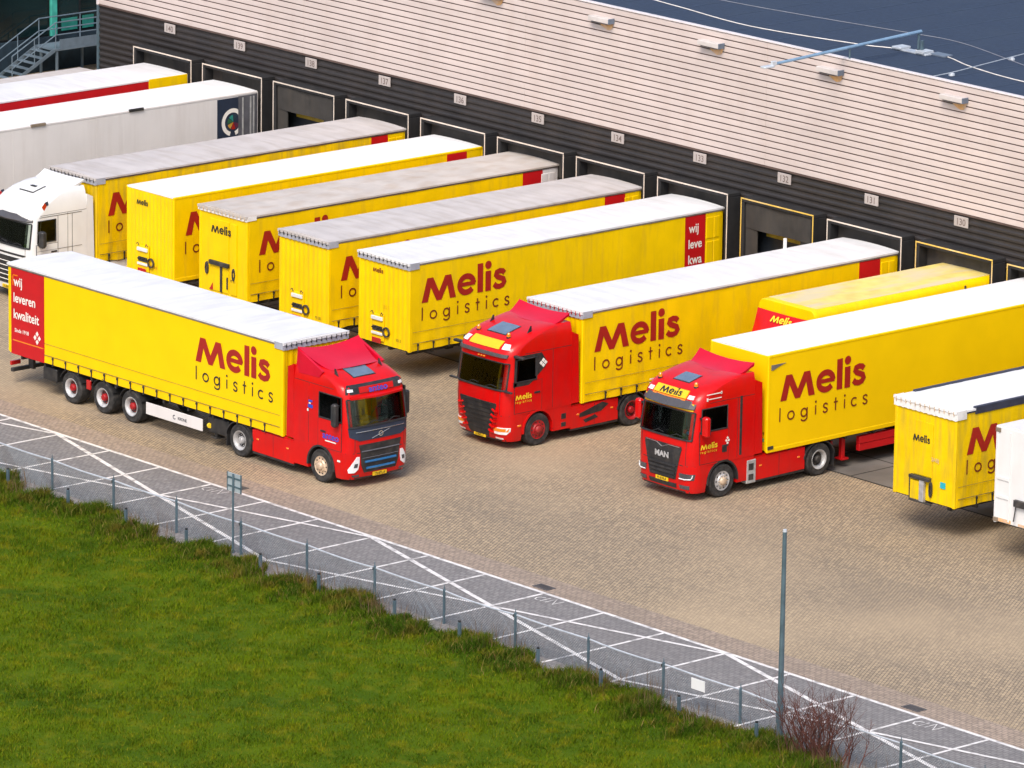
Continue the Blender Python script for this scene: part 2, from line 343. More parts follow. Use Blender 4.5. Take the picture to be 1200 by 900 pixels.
def logistics(W=3.72, x=0.285, w=0.05):
    o = []; h = x
    def i_(u, dot=True):
        o.append(stroke([(u, 0), (u, h)], w))
        if dot: d = arc(u, h + .115, .04, .04, 0, 360, 10)[:-1]; o.append((d, [tuple(range(10))]))
    o.append(stroke([(.03, 0), (.03, .43)], w))
    o.append(stroke(arc(.49, h / 2, .13, h / 2 - .02, 0, 360, 22)[:-1], w, True))
    o.append(stroke(arc(1.03, h / 2, .12, h / 2 - .02, 0, 360, 22)[:-1], w, True))
    o.append(stroke([(1.165, h)] + [(1.165, -.02)] + arc(1.04, -.03, .125, .085, -15, -165, 10), w))
    i_(1.52); o.append(stroke(s_curve(1.93, .2, h, 0), w))
    o.append(stroke([(2.36, 0), (2.36, .40)], w)); o.append(stroke([(2.28, h - .02), (2.45, h - .02)], w * .9))
    i_(2.74); o.append(stroke(arc(3.15, h / 2, .125, h / 2 - .02, 45, 315, 18), w)); o.append(stroke(s_curve(3.61, .2, h, 0), w))
    return [([(a * W / 3.72, b * W / 3.72) for a, b in v], f) for v, f in o]
_tc = {}
def text2d(s, size, bold=0.0, width=1.0):
    key = (s, size, bold, width)
    if key not in _tc:
        cu = bpy.data.curves.new('txt', 'FONT'); cu.body = s; cu.size = size; cu.offset = bold; cu.resolution_u = 3; cu.align_x = 'CENTER'
        ob = bpy.data.objects.new('txt', cu); col.objects.link(ob); bpy.context.view_layer.update()
        me = bpy.data.meshes.new_from_object(ob.evaluated_get(bpy.context.evaluated_depsgraph_get()))
        _tc[key] = [([(v.co.x * width, v.co.y) for v in me.vertices], [tuple(p.vertices) for p in me.polygons])]
        bpy.data.objects.remove(ob); bpy.data.curves.remove(cu); bpy.data.meshes.remove(me)
    return _tc[key]
def decal(mb, shapes, fn, step=0.002):
    for k, (v, f) in enumerate(shapes): mb.add([fn(a, b, (k % 3) * step) for a, b in v], f)
    return mb

# ------------------------------------------------------------------ wheels
_wm = {}
def wheel_meshes(kind):
    if kind in _wm: return _wm[kind]
    style, rimm, hubm, wide = kind
    t = MB().use(Mt['tyre']); w = wide
    t.lathe([(0.0, .30), (-.01, .40), (0.0, .46), (-.03, .505), (-.07, .515), (-w + .07, .515), (-w + .03, .505), (-w, .46), (-w + .01, .4), (-w, .30), (-w + .05, .285), (-.05, .285), (0.0, .30)], (0, 0, 0), 36, 1, True)
    r = MB().use(Mt[rimm]); h = MB().use(Mt[hubm])
    if style == 'front':
        r.lathe([(-.02, .305), (.004, .30), (-.012, .27), (-.005, .20), (.03, .17), (.035, .12)], (0, 0, 0), 28, 1)
        r.use(Mt['black'])
        for k in range(10):
            a = k * math.pi / 5; r.cyl((.235 * math.cos(a), -.012, .235 * math.sin(a)), .024, .012, 1, 8)
        h.lathe([(.03, .13), (.07, .12), (.10, .09), (.11, .03)], (0, 0, 0), 18, 1)
        for k in range(10):
            a = k * math.pi / 5; h.cyl((.165 * math.cos(a), .028, .165 * math.sin(a)), .016, .025, 1, 6)
    else:
        r.lathe([(-.02, .31), (.014, .305), (.004, .275), (-.03, .24), (-.10, .225), (-.13, .21)], (0, 0, 0), 28, 1, True)
        h.use(Mt['frame']); h.lathe([(-.14, .225), (-.118, .218)], (0, 0, 0), 24, 1); h.use(Mt[hubm]); h.lathe([(-.12, .12), (-.03, .11), (.0, .09), (.006, .03)], (0, 0, 0), 18, 1)
        for k in range(10):
            a = k * math.pi / 5; h.cyl((.17 * math.cos(a), -.125, .17 * math.sin(a)), .016, .03, 1, 6)
    _wm[kind] = (t.mesh('wheel', True), r.mesh('rim', True), h.mesh('hub', True)); return _wm[kind]
def wheel(parent, x, y, kind, side, r=.515):
    t, rm, hm = wheel_meshes(kind)
    w = link('wheel', t, parent, (x, y, r), 0 if side > 0 else math.pi)
    link('rim', rm, w); link('hub', hm, w); return w
_cache = {}
def shared(name, key, fn, parent, loc, rz=0.0, smooth=False):
    if key not in _cache: _cache[key] = fn().mesh(name, smooth)
    return link(name, _cache[key], parent, loc, rz)

# ------------------------------------------------------------------ trailers (x forward from the rear, y left, z up)
HW = 1.275
def side_wave(x, z, amp, ph):
    low = max(0.0, 1 - (z - 1.1) / 0.9)
    return amp * (0.5 * math.sin(x * 2 * math.pi / 2.7 + ph) + 0.25 * math.sin(x * 4.1 + 1.7 * z + ph)) + amp * low * (0.9 * math.sin(x * 9.2 + 3.1 * z + ph) + 0.6 * math.sin(x * 5.3 - 4 * z + 2 * ph))
def side_map(L, side, x_start, z0, amp, ph, off=0.012):
    """text mapping on a trailer side: u reads rearward on the left side, forward on the right side"""
    def fn(u, v, k):
        x = x_start - u if side > 0 else x_start + u
        return (x, side * (HW + side_wave(x, z0 + v, amp, ph) + off + k), z0 + v)
    return fn
def trailer_wheels(root, xs, side_kinds=('rear', 'steel', 'rim_red')):
    for x in xs:
        for s in (1, -1): wheel(root, x, s * 1.24, (*side_kinds, .40), s)
    ax = new('frame')
    for x in xs: ax.tube([(x, -1.1, .515), (x, 1.1, .515)], .07, 8)
    part('axle_beam', ax, root)
    for x in xs:
        for s in (1, -1):
            shared('mudguard', 'mudg', lambda: mudguard(.60, .50), root, (x, s * 1.02, .515))
def mudguard(r, w, a0=25, a1=155, n=10):
    b = new('black'); top = []; bot = []
    for y in (-w / 2, w / 2):
        for i in range(n + 1):
            a = R(a0 + (a1 - a0) * i / n); top.append((r * math.cos(a), y, r * math.sin(a))); bot.append(((r - .02) * math.cos(a), y, (r - .02) * math.sin(a)))
    return b.shell(top, bot, n + 1, 2)
def strap_mesh():
    b = new('black'); b.box(-.022, .022, 0, .014, .0, .26); b.box(-.04, .04, .0, .03, .18, .25, .006); b.box(-.03, .03, 0, .022, -.02, .03); return b

def chassis(root, L, legs=True, skirt=None, z1=1.06):
    b = new('frame')
    for s in (1, -1): b.box(.3, L - .6, s * .45 - .06, s * .45 + .06, z1 - .32, z1 - .02)
    for x in np.arange(.6, L - .5, 1.2): b.box(x - .04, x + .04, -1.2, 1.2, z1 - .14, z1 - .015)
    part('chassis_frame', b, root)
    u = new('frame'); u.box(.02, .14, -1.2, 1.2, .42, .54, .01)
    for s in (1, -1): u.box(.1, .35, s * .5 - .05, s * .5 + .05, .45, z1 - .06)
    bumper = part('underrun_bar', u, root)
    st = new('red_lens')
    for k in range(6): st.box(-.002, .018, -1.15 + k * .4, -.98 + k * .4, .43, .53)
    st.use(Mt['white_letter'])
    for k in range(6): st.box(-.002, .018, -.95 + k * .4, -.78 + k * .4, .43, .53)
    part('warning_stripe', st, bumper)
    for s in (1, -1):
        t = new('red_lens'); t.box(-.03, .05, s * 1.0 - .19, s * 1.0 + .19, .62, .76, .01); t.use(Mt['orange']); t.box(-.035, .03, s * 1.15 - .03, s * 1.15 + .03, .63, .75)
        part('tail_light', t, root)
    if legs:
        for s in (1, -1):
            g = new('frame') if skirt != 'red' else new('red_tarp')
            g.box(L - 3.55, L - 3.41, s * .95 - .07, s * .95 + .07, .32, z1 - .05, .01); g.box(L - 3.62, L - 3.34, s * .95 - .16, s * .95 + .16, .27, .32)
            part('landing_leg', g, root)

def roof_mesh(L, mname, W=1.30, z=3.94, camber=.05, ribs=True, edge=.035, taper=0.0):
    b = new(mname); nx, ny = 61, 9; top = []; bot = []
    for j in range(ny):
        y = -W + 2 * W * j / (ny - 1)
        for i in range(nx):
            x = -.03 + (L + .06) * i / (nx - 1)
            zz = z + edge + camber * (1 - (y / W) ** 2)
            if ribs: zz -= .026 * (1 - (y / W) ** 2) * (0.5 - 0.5 * math.cos(2 * math.pi * i / 3.0)) * (1 + .5 * math.sin(i * 1.7))
            top.append((x, y, zz)); bot.append((x, y, z - .02))
    return b.shell(top, bot, nx, ny)

def front_wall(root, L, mname, zb=1.08, zt=3.9, flutes=10, style='flute'):
    b = new(mname); n = flutes * 4; prof = []
    for i in range(n + 1):
        y = -1.16 + 2.32 * i / n; k = i % 4
        d = (.0, .0, -.014, -.014)[k] if style == 'flute' else 0.0
        prof.append((L + d, y))
    poly = prof + [(L - .06, 1.16), (L - .06, -1.16)]
    b.prism(poly, 2, zb, zt)
    w = part('front_wall', b, root)
    for s in (1, -1):
        c = new(mname); c.box(L - .10, L + .02, s * 1.16, s * 1.272, zb - .03, zt, .018); part('corner_post', c, root)
    return w
def tarp_strip(root, L, mname, tick, z0=3.74, z1=3.98, n=13, lipm='roof_white'):
    b = new(mname); top = []; bot = []; ny = 41
    for z in (z0, (z0 + z1) / 2, z1):
        for i in range(ny):
            y = -1.29 + 2.58 * i / (ny - 1); w = .012 * math.sin(i * 1.9) * (1 if z == z0 else .3)
            top.append((L + .045 + w * .4, y, z + w * (1 if z == z0 else 0))); bot.append((L + .022, y, z))
    b.shell(top, bot, ny, 3)
    for s in (1, -1): b.box(L - .35, L + .03, s * 1.282, s * 1.305, z0 + .02, z1 - .01)
    lip = MB().use(Mt[lipm]); top = []; bot = []
    for z in (z1 - .085, z1 - .04, z1 + .004):
        for i in range(ny):
            y = -1.295 + 2.59 * i / (ny - 1); w = .014 * math.sin(i * 1.57) * (1 if z < z1 - .05 else 0)
            top.append((L + .07, y, z + w)); bot.append((L - .02, y, z + w))
    lip.shell(top, bot, ny, 3)
    o = part('tarp_strip', b, root); part('roof_lip', lip, o)
    t = new(tick)
    for i in range(n):
        y = -1.18 + 2.36 * i / (n - 1); t.box(L + .05, L + .082, y - .011, y + .011, z1 - .15, z1 - .03)
    part('eyelet_strap', t, o); return o
def front_logo(root, L, z, cap, y0, mname='black_letter', narrow=1.0, off=.010):
    b = new(mname); decal(b, melis(cap), lambda u, v, k: (L + off + k, y0 + u * narrow, z + v)); part('front_logo', b, root)
def code_marks(root, L, txt, y, z, size=.14, mname='logo_dark'):
    b = new(mname); decal(b, text2d(txt, size), lambda u, v, k: (L + .042 + k, y + u, z + v)); part('fleet_code', b, root)
def connector(root, L, y0, kind):
    if kind == 'panel':
        b = new('yellow_metal'); b.box(L + .005, L + .05, y0 - .30, y0 + .30, 1.18, 2.05, .012); b.use(Mt['frame']); b.box(L + .05, L + .065, y0 - .24, y0 + .24, 1.5, 1.66)
        b.use(Mt['white']); b.box(L + .05, L + .11, y0 - .27, y0 + .27, 1.86, 1.98, .01); b.box(L + .05, L + .10, y0 - .27, y0 + .27, 1.38, 1.46, .01)
        p = part('connector_panel', b, root)
        c = new('black')
        for k in range(5): c.cyl((L + .06, y0 - .2 + k * .1, 1.6 + .03 * (k % 2)), .03, .06, 0, 8)
        c.tube([(L + .09, y0 - .3, 2.08), (L + .10, y0 - .22, 2.14), (L + .08, y0 - .18, 2.04)], .015, 6); c.tube([(L + .09, y0 + .18, 2.04), (L + .10, y0 + .24, 2.14), (L + .08, y0 + .3, 2.06)], .015, 6)
        part('coupling', c, p)
        r = new('red_lens'); r.box(L + .05, L + .08, y0 - .26, y0 + .18, 1.10, 1.27, .01); part('red_flap', r, p)
        g = new('frame'); g.lathe([(L + .03, .17), (L + .03, .12), (L + .08, .125), (L + .08, .165), (L + .03, .17)], (0, y0 + .42, 1.52), 20, 0, True); part('hose_coil', g, root)
    elif kind == 'rack':
        b = new('frame'); b.box(L + .005, L + .12, y0 - .5, y0 + .5, 2.08, 2.22, .015); b.box(L + .005, L + .07, y0 + .05, y0 + .14, 1.2, 2.1)
        b.box(L + .01, L + .06, y0 + .38, y0 + .44, 1.35, 1.75); part('hose_rack', b, root)
        for dy in (-.68, .74):
            g = new('frame'); g.lathe([(L + .02, .06), (L + .02, .13), (L + .07, .12), (L + .07, .07), (L + .02, .06)], (0, 0, 0), 16, 0, True)
            g.v = [(x, y * .62 + y0 + dy, z * 1.7 + 1.9) for x, y, z in g.v]; part('hose_coil', g, root)
        d = new('yellow_metal'); d.box(L + .005, L + .03, y0 - .52, y0 + .46, 1.2, 3.62, .008); d.box(L + .005, L + .035, y0 + .58, y0 + .88, 1.2, 3.6, .008); part('front_panel', d, root)
        r = new('red_lens'); r.prism([(y0 - .55, 1.2), (y0 - .35, 1.2), (y0 - .36, 1.45)], 0, L + .031, L + .04); part('red_flap', r, root)
    elif kind == 'cage':
        b = new('frame')
        b.box(L + .005, L + .14, y0 - .42, y0 + .40, 1.68, 1.78, .01); b.use(Mt['steel']); b.box(L + .01, L + .12, y0 + .0, y0 + .18, 1.0, 1.7, .01)
        b.use(Mt['yellow_old']); b.box(L + .005, L + .10, y0 - .38, y0 - .02, 1.06, 1.62, .01)
        b.use(Mt['frame']); b.tube([(L + .1, y0 - .4, 1.02), (L + .1, y0 - .4, 1.75)], .018, 6); b.tube([(L + .1, y0 - .4, 1.02), (L + .1, y0 + .5, 1.02)], .03, 6)
        part('hose_rack', b, root)
        g = new('frame'); g.lathe([(L + .03, .06), (L + .03, .12), (L + .09, .11), (L + .09, .07), (L + .03, .06)], (0, 0, 0), 16, 0, True); g.v = [(x, y * .5 + y0 + .42, z * 2.0 + 1.45) for x, y, z in g.v]; part('hose_coil', g, root)
        d = new('yellow_old'); d.box(L + .005, L + .025, y0 - .30, y0 + .42, 1.8, 3.42, .006); part('front_panel', d, root)
        c = new('cyan'); c.box(L + .005, L + .03, y0 + .78, y0 + .98, 1.58, 1.76); part('sticker', c, root)

def curtain_trailer(root, L=13.62, tarp='yellow', roof='roof_white', rail='rail_grey', strip='strip_grey', tick='frame', sides=(1,), amp=.012, ph=0.0,
                    rear_x=(.82, 1.82), rear_mat='yellow_metal', panel_text=('wij', 'leveren', 'kwaliteit'), text_clip=None, logo_dx=.47, straps=(1,),
                    front='panel', wheels=(3.2, 4.5, 5.8), legs=True, logo='logo_red', letter='logo_dark', fl=None, code=None, style='flute', zb=1.08, strip_z=(3.74, 3.98)):
    for s in (1, -1):
        b = new(tarp); x0 = rear_x[1]; nx, nz = 110, 18
        f = lambda x, z: (x, s * (HW + side_wave(x, z, amp, ph)), z)
        xs = np.linspace(x0, L - .06, nx); zs = np.linspace(zb, 3.86, nz)
        top = [f(x, z - (.03 * (.5 + .5 * math.sin(x * 7 + ph)) * (amp > .014) if z == zs[0] else 0)) for z in zs for x in xs]
        bot = [(x, s * (HW - .06), z) for z in zs for x in xs]
        b.shell(top, bot, nx, nz); part('side_curtain', b, root, 25)
        if s in sides:
            t = new(logo); xst = L - logo_dx if s > 0 else L - logo_dx - 3.68
            decal(t, melis(.78), side_map(L, s, xst, 2.62, amp, ph)); lg = part('side_logo', t, root)
            t = new(letter); decal(t, logistics(), side_map(L, s, xst, 2.04, amp, ph)); part('side_lettering', t, lg)
            w = new('rail_dark'); zz = 1.62
            w.box(x0, L - .1, s * (HW + amp * 1.6), s * (HW + amp * 1.6 + .006), 1.70, 1.707); w.box(x0, L - .1, s * (HW + amp * 1.6), s * (HW + amp * 1.6 + .012), 1.33, 1.342)
            part('curtain_seam', w, root)
        # red panel with slogan, then the rear section
        rb = new('red_tarp'); xa, xb = rear_x; top = [(x, s * (HW + .006), z) for z in (1.06, 2.4, 3.85) for x in np.linspace(xa, xb - .005, 8)]
        bot = [(x, s * (HW - .06), z) for z in (1.06, 2.4, 3.85) for x in np.linspace(xa, xb - .005, 8)]; rb.shell(top, bot, 8, 3)
        rp = part('red_panel', rb, root)
        if s in sides and panel_text:
            for q, wd in enumerate(panel_text):
                t = new('white_letter')
                sh = text2d(wd, .43, .008, .90); mn = min(a for a, _ in sh[0][0]); st = xb - .16 if s > 0 else xa + .14
                decal(t, sh, (lambda u, v, k, q=q, mn=mn, st=st: (st - (u - mn) if s > 0 else st + (u - mn), s * (HW + .016), 3.30 - q * .53 + v))); part('slogan_word', t, rp)
        if xa > .12:
            r = new(rear_mat); r.box(.08, xa - .004, s * (HW - .07), s * HW, 1.08, 3.86, .01)
            if xa > .5:
                for z0, z1 in ((1.2, 2.0), (2.1, 2.9), (3.0, 3.72)):
                    for x0_, x1_ in ((.16, .42), (.46, .76)):
                        r.box(x0_, x1_, s * (HW - .01), s * (HW + .018), z0, z1, .05)
            part('rear_side_frame', r, root)
        k = new(rail); k.box(.0, L - .03, s * (HW - .05), s * (HW + .02), 3.865, 3.955, .01); part('top_rail', k, root)
        if s in straps:
            for x in np.arange(x0 + .45, L - .3, .655): shared('strap', 'strap', strap_mesh, root, (x, s * (HW + amp * 1.5), 1.06), 0 if s > 0 else math.pi)
    part('roof', roof_mesh(L, roof), root, 30)
    front_wall(root, L, 'yellow_metal' if tarp == 'yellow' or tarp == 'yellow_new' else tarp, style=style)
    tarp_strip(root, L, strip, tick, *strip_z, lipm=roof)
    fl_ = new('frame'); fl_.box(.05, L - .05, -1.2, 1.2, 1.04, 1.12); part('floor_deck', fl_, root)
    for s in (1, -1):
        d = new(rear_mat); d.box(-.02, .06, .01 if s > 0 else -1.25, 1.25 if s > 0 else -.01, 1.10, 3.88, .012); dr = part('rear_door', d, root)
        h = new('steel')
        for q in (.35, .9): h.tube([(-.05, s * q, 1.15), (-.05, s * q, 3.8)], .018, 6)
        part('lock_bar', h, dr)
    chassis(root, L, legs); trailer_wheels(root, wheels)
    if front: connector(root, L, *front)
    if fl: front_logo(root, L, *fl)
    if code: code_marks(root, L, *code)

def box_trailer(root, L=13.6, body='yellow_metal', roof='roof_clean', zb=1.10, zt=3.96, wheels=(3.2, 4.5, 5.8), logo_dx=.5, sides=(1,), text=True, rearm=None, skirt=None, legs=True, flutes=True, fl=None, code=None, front=None, edge='yellow_metal', corner=.06, red_panel=None, HWb=1.275, seams=True):
    for s in (1, -1):
        b = new(body); b.box(.06, L - .06, s * (HWb - .07), s * HWb, zb, zt - .07, .008); sw = part('side_wall', b, root)
        if seams:
            g = new(body)
            for x in np.arange(1.2, L - .5, 1.22): g.box(x - .012, x + .012, s * (HWb - .01), s * (HWb + .004), zb + .12, zt - .12)
            part('panel_joint', g, sw)
        k = new(edge); k.box(.0, L + .004, s * (HWb - .06), s * (HWb + .012), zt - .09, zt, .02); part('top_rail', k, root)
        k = new(edge); k.box(.0, L + .004, s * (HWb - .06), s * (HWb + .010), zb - .05, zb + .09, .015); part('bottom_rail', k, root)
        if text and s in sides:
            t = new('logo_red'); xst = L - logo_dx
            decal(t, melis(.78), lambda u, v, k: (xst - u, s * (HWb + .012 + k), 2.60 + v)); lg = part('side_logo', t, root)
            t = new('logo_dark'); decal(t, logistics(), lambda u, v, k: (xst + .03 - u, s * (HWb + .012 + k), 1.97 + v)); part('side_lettering', t, lg)
        if red_panel:
            r = new('red_tarp'); r.box(red_panel[0], red_panel[1], s * (HWb - .02), s * (HWb + .012), zb + .1, zt - .085); part('red_panel', r, root)
        for x in (L, .04):
            c = new(edge); c.box(x - .10, x + .015, s * (HWb - .09), s * (HWb + .006), zb - .04, zt - .01, corner); part('corner_post', c, root)
    b = new(roof); nx, ny = 25, 7; top = []; bot = []
    for j in range(ny):
        y = -(HWb - .02) + 2 * (HWb - .02) * j / (ny - 1)
        for i in range(nx):
            x = .03 + (L - .04) * i / (nx - 1); top.append((x, y, zt + .004 + .03 * (1 - (y / HWb) ** 2))); bot.append((x, y, zt - .05))
    b.shell(top, bot, nx, ny); part('roof', b, root, 30)
    if flutes:
        front_wall_b(root, L, body, zb, zt, HWb)
    else:
        b = new(body); b.box(L - .07, L, -HWb + .05, HWb - .05, zb, zt - .02, .015); part('front_wall', b, root)
    for s in (1, -1):
        d = new(rearm or body); d.box(-.02, .05, .01 if s > 0 else -HWb + .04, HWb - .04 if s > 0 else -.01, zb, zt - .06, .012); dr = part('rear_door', d, root)
        h = new('steel')
        for q in (.35, .95): h.tube([(-.05, s * q, zb + .05), (-.05, s * q, zt - .1)], .018, 6)
        part('lock_bar', h, dr)
    fl_ = new('frame'); fl_.box(.08, L - .08, -HWb + .08, HWb - .08, zb - .05, zb + .05); part('floor_deck', fl_, root)
    if legs is not None: chassis(root, L, legs, skirt, zb - .02)
    if wheels: trailer_wheels(root, wheels)
    if fl: front_logo(root, L, *fl)
    if code: code_marks(root, L, *code)
    if front: connector(root, L, *front)
def front_wall_b(root, L, body, zb, zt, HWb):
    b = new(body); n = 48; prof = []
    for i in range(n + 1):
        y = -HWb + .09 + 2 * (HWb - .09) * i / n; prof.append((L - .01 + (.0, .0, -.012, -.012)[i % 4], y))
    b.prism(prof + [(L - .07, HWb - .09), (L - .07, -HWb + .09)], 2, zb, zt - .06); part('front_wall', b, root)

# ------------------------------------------------------------------ tractor units (x forward, measured from the front wall of the trailer)
def lerp_prof(prof):
    Z = [p[0] for p in prof]
    return lambda z: [float(np.interp(z, Z, [p[k] for p in prof])) for k in (1, 2, 3, 4)]
AX = 1.78
class Cab:
    def __init__(s, root, prof, paint, zw=(1.92, 2.70), win=(1.72, 2.72, 2.06, 2.78), bow=.07):
        s.seams = [(1.2, 1.14, 2.98)]; s.root = root; s.paint = paint; s.bow = bow; s.prof = prof; s.P = lerp_prof(prof); s.zw = zw; s.win = win
    def fx(s, y, z):
        xf, xb, hw, r = s.P(z); d = abs(y) - (hw - r); x = xf - s.bow * (y / hw) ** 2
        if d > 0: d = min(d, r * .999); x -= r - math.sqrt(r * r - d * d)
        return x
    def ring(s, z, xb=None):
        xf, xb0, hw, r = s.P(z); xb = xb0 if xb is None else xb; w0, w1 = s.win[0], s.win[1]; xe = xf - r - s.bow
        xs = [xb, min(max(w0, xb + .05), xe - .02), min(max(w1, xb + .1), xe - .01), xe]
        P = [(x, -hw) for x in xs]
        for i in range(1, 6): a = R(90 * i / 6); P.append((None, -(hw - r) - r * math.cos(a)))
        P += [(None, y) for y in np.linspace(-(hw - r), hw - r, 9)]
        for i in range(5, 0, -1): a = R(90 * i / 6); P.append((None, (hw - r) + r * math.cos(a)))
        P += [(x, hw) for x in xs[::-1]]
        return [(s.fx(y, z) if x is None else x, y, z) for x, y in P]
    def body(s):
        zs = sorted(set([p[0] for p in s.prof if p[0] >= 1.099] + list(s.zw) + [s.win[2], s.win[3]]))
        b = MB().use(Mt[s.paint]); rings = [s.ring(z) for z in zs]; n = len(rings[0]); v = [q for r in rings for q in r]; f = []
        for j in range(len(zs) - 1):
            for i in range(n):
                k = (i + 1) % n
                if zs[j] >= s.zw[0] - 1e-6 and zs[j + 1] <= s.zw[1] + 1e-6 and 8 <= i <= 17: continue
                if zs[j] >= s.win[2] - 1e-6 and zs[j + 1] <= s.win[3] + 1e-6 and i in (1, n - 3): continue
                f.append([j * n + i, j * n + k, (j + 1) * n + k, (j + 1) * n + i])
        f.append([(len(zs) - 1) * n + i for i in range(n)]); b.add(v, f)
        part('cab_body', b, s.root, True)
        # bumper and lower front
        zs = [p[0] for p in s.prof if p[0] <= 1.101]; rings = [s.ring(z, AX + .66) for z in zs]; b = MB().use(Mt[s.paint]); v = [q for r in rings for q in r]
        f = [[j * n + i, j * n + (i + 1) % n, (j + 1) * n + (i + 1) % n, (j + 1) * n + i] for j in range(len(zs) - 1) for i in range(n)]
        f.append([i for i in range(n)][::-1]); b.add(v, f); s.bumper = part('bumper', b, s.root, True)
        xb = s.prof[3][2]
        for sd in (1, -1):
            poly = [(AX + .67, 1.12), (AX + .67, .52)] + [(AX + .60 * math.cos(R(a)), .52 + .60 * math.sin(R(a))) for a in range(0, 181, 12)] + [(AX - .60, .36), (xb, .36), (xb, 1.12)]
            b = MB().use(Mt[s.paint]); b.prism(poly, 1, sd * .96, sd * 1.235); part('wheel_arch', b, s.root)
            top = []; bot = []
            for y in (sd * 1.0, sd * 1.262):
                for a in range(-5, 186, 10):
                    top.append((AX + .645 * math.cos(R(a)), y, .52 + .645 * math.sin(R(a)))); bot.append((AX + .585 * math.cos(R(a)), y, .52 + .585 * math.sin(R(a))))
            b = MB().use(Mt[s.arch_mat]); b.shell(top, bot, 20, 2); part('arch_trim', b, s.root)
        zz = s.P(1.1)[2] - .05; s.fpatch('panel_gap_front', [(1.088, -zz, zz), (1.108, -zz, zz)], 'black', .004, .03)
        for sd in (1, -1):
            xb_ = s.P(2.0)[1]
            for x, z0_, z1_ in s.seams: s.spatch('panel_gap', [(z, x, x + .014) for z in np.linspace(z0_, z1_, 4)], 'black', sd, .003, .02, None, 2)
            s.spatch('panel_gap', [(2.985, xb_ + .02, 2.35), (2.999, xb_ + .02, 2.35)], 'black', sd, .003, .02, None, 8)
            y_ = sorted((sd * .955, sd * .968)); s.fpatch('panel_gap', [(1.12, *y_), (1.9, *y_)], 'black', .003, .02, 2)
        s.fpatch('bumper_lip', [(s.prof[0][0] + .005, -1.05, 1.05), (s.prof[0][0] + .05, -1.05, 1.05)], 'black', .006, .04)
        # interior
        b = new('wall_in'); xb0 = s.P(2.3)[1]; b.box(xb0 + .04, xb0 + .08, -1.15, 1.15, 1.15, 2.95); b.box(xb0 + .05, 2.3, -1.15, 1.15, 1.12, 1.2); part('cab_lining', b, s.root)
        b = new('dash'); b.box(2.35, s.P(1.9)[0] - .42, -1.12, 1.12, 1.3, 1.90, .06); ds = part('dashboard', b, s.root)
        b = new('black'); b.tube([(2.28 + .09 * math.sin(a), .55 + .22 * math.cos(a), 2.0 + .2 * math.sin(a)) for a in np.linspace(0, 2 * math.pi, 17)], .018, 6); part('steering_wheel', b, s.root)
        for y in (.6, -.6):
            b = new('seat'); b.box(1.35, 1.85, y - .25, y + .25, 1.5, 1.72, .05); b.box(1.25, 1.42, y - .25, y + .25, 1.65, 2.35, .06); b.box(1.28, 1.40, y - .14, y + .14, 2.36, 2.58, .04); part('seat', b, s.root)
        return ds
    def fpatch(s, name, rows, mname, off=.012, th=.03, nc=14, parent=None, sub=5):
        """closed panel following the cab front; rows of (z, y0, y1)"""
        rr = []
        for a, b_ in zip(rows[:-1], rows[1:]):
            for t in range(sub): rr.append([a[k] + (b_[k] - a[k]) * t / sub for k in range(3)])
        rr.append(list(rows[-1])); top = []; bot = []
        for z, y0, y1 in rr:
            for i in range(nc): y = y0 + (y1 - y0) * i / (nc - 1); x = s.fx(y, z); top.append((x + off, y, z)); bot.append((x + off - th, y, z))
        b = new(mname) if isinstance(mname, str) else MB().use(mname); b.shell(top, bot, nc, len(rr)); return part(name, b, parent or s.root, True)
    def spatch(s, name, rows, mname, side, off=.010, th=.02, parent=None, nc=4):
        top = []; bot = []
        for z, x0, x1 in rows:
            hw = s.P(z)[2]
            for i in range(nc): x = x0 + (x1 - x0) * i / (nc - 1); top.append((x, side * (hw + off), z)); bot.append((x, side * (hw + off - th), z))
        b = new(mname); b.shell(top, bot, nc, len(rows)); return part(name, b, parent or s.root)
    def zr(s, x):
        q = [(p[1], p[0]) for p in s.prof if p[0] >= 2.9][::-1]
        return float(np.interp(x, [a for a, _ in q], [z for _, z in q]))
    def rpatch(s, name, x0, x1, y0, y1, mname, off=.03, th=.06, n=7, bulge=.0):
        if name == 'roof_hatch': s.rpatch('hatch_seal', x0 - .025, x1 + .025, y0 - .025, y1 + .025, 'black', off - .012, th)
        top = []; bot = []
        for x in np.linspace(x0, x1, n):
            for y in np.linspace(y0, y1, 5): z = s.zr(x + s.bow * (y / 1.2) ** 2) - .0; top.append((x, y, z + off)); bot.append((x, y, z + off - th))
        b = new(mname); b.shell(top, bot, 5, n); return part(name, b, s.root, True)
    def ftext(s, name, shapes, mname, y, z, parent, off=.02, wid=1.0):
        b = new(mname); decal(b, shapes, lambda u, v, k: (s.fx(y + u * wid, z + v) + off + k, y + u * wid, z + v)); return part(name, b, parent)
    def stext(s, name, shapes, mname, x, z, side, parent, off=.02):
        b = new(mname); us = [a for v, _ in shapes for a, _2 in v]; wd = max(us) + min(us); decal(b, shapes, lambda u, v, k: (x - u if side > 0 else x - wd + u, side * (s.P(z)[2] + off + k), z + v)); return part(name, b, parent)
    def glass(s, ext=1.1, bl=.0):
        z0, z1 = s.zw
        g = s.fpatch('windscreen', [(z0 - .02, -ext, ext), (z1 + .02, -ext + bl, ext - bl)], Mt['glass'], .014, .01, 18, None, 8)
        b = new('black')
        fr = [(s.fx(y, z0 - .03) + .016, y, z0 - .03) for y in np.linspace(-ext, ext, 15)]; b.tube(fr, .03, 6)
        fr = [(s.fx(y, z1 + .02) + .012, y, z1 + .02) for y in np.linspace(-ext, ext, 15)]; b.tube(fr, .022, 6)
        for e in (-ext, ext): b.tube([(s.fx(e, z) + .012, e, z) for z in np.linspace(z0 - .03, z1 + .02, 5)], .03, 6)
        part('windscreen_seal', b, g)
        w = new('black')
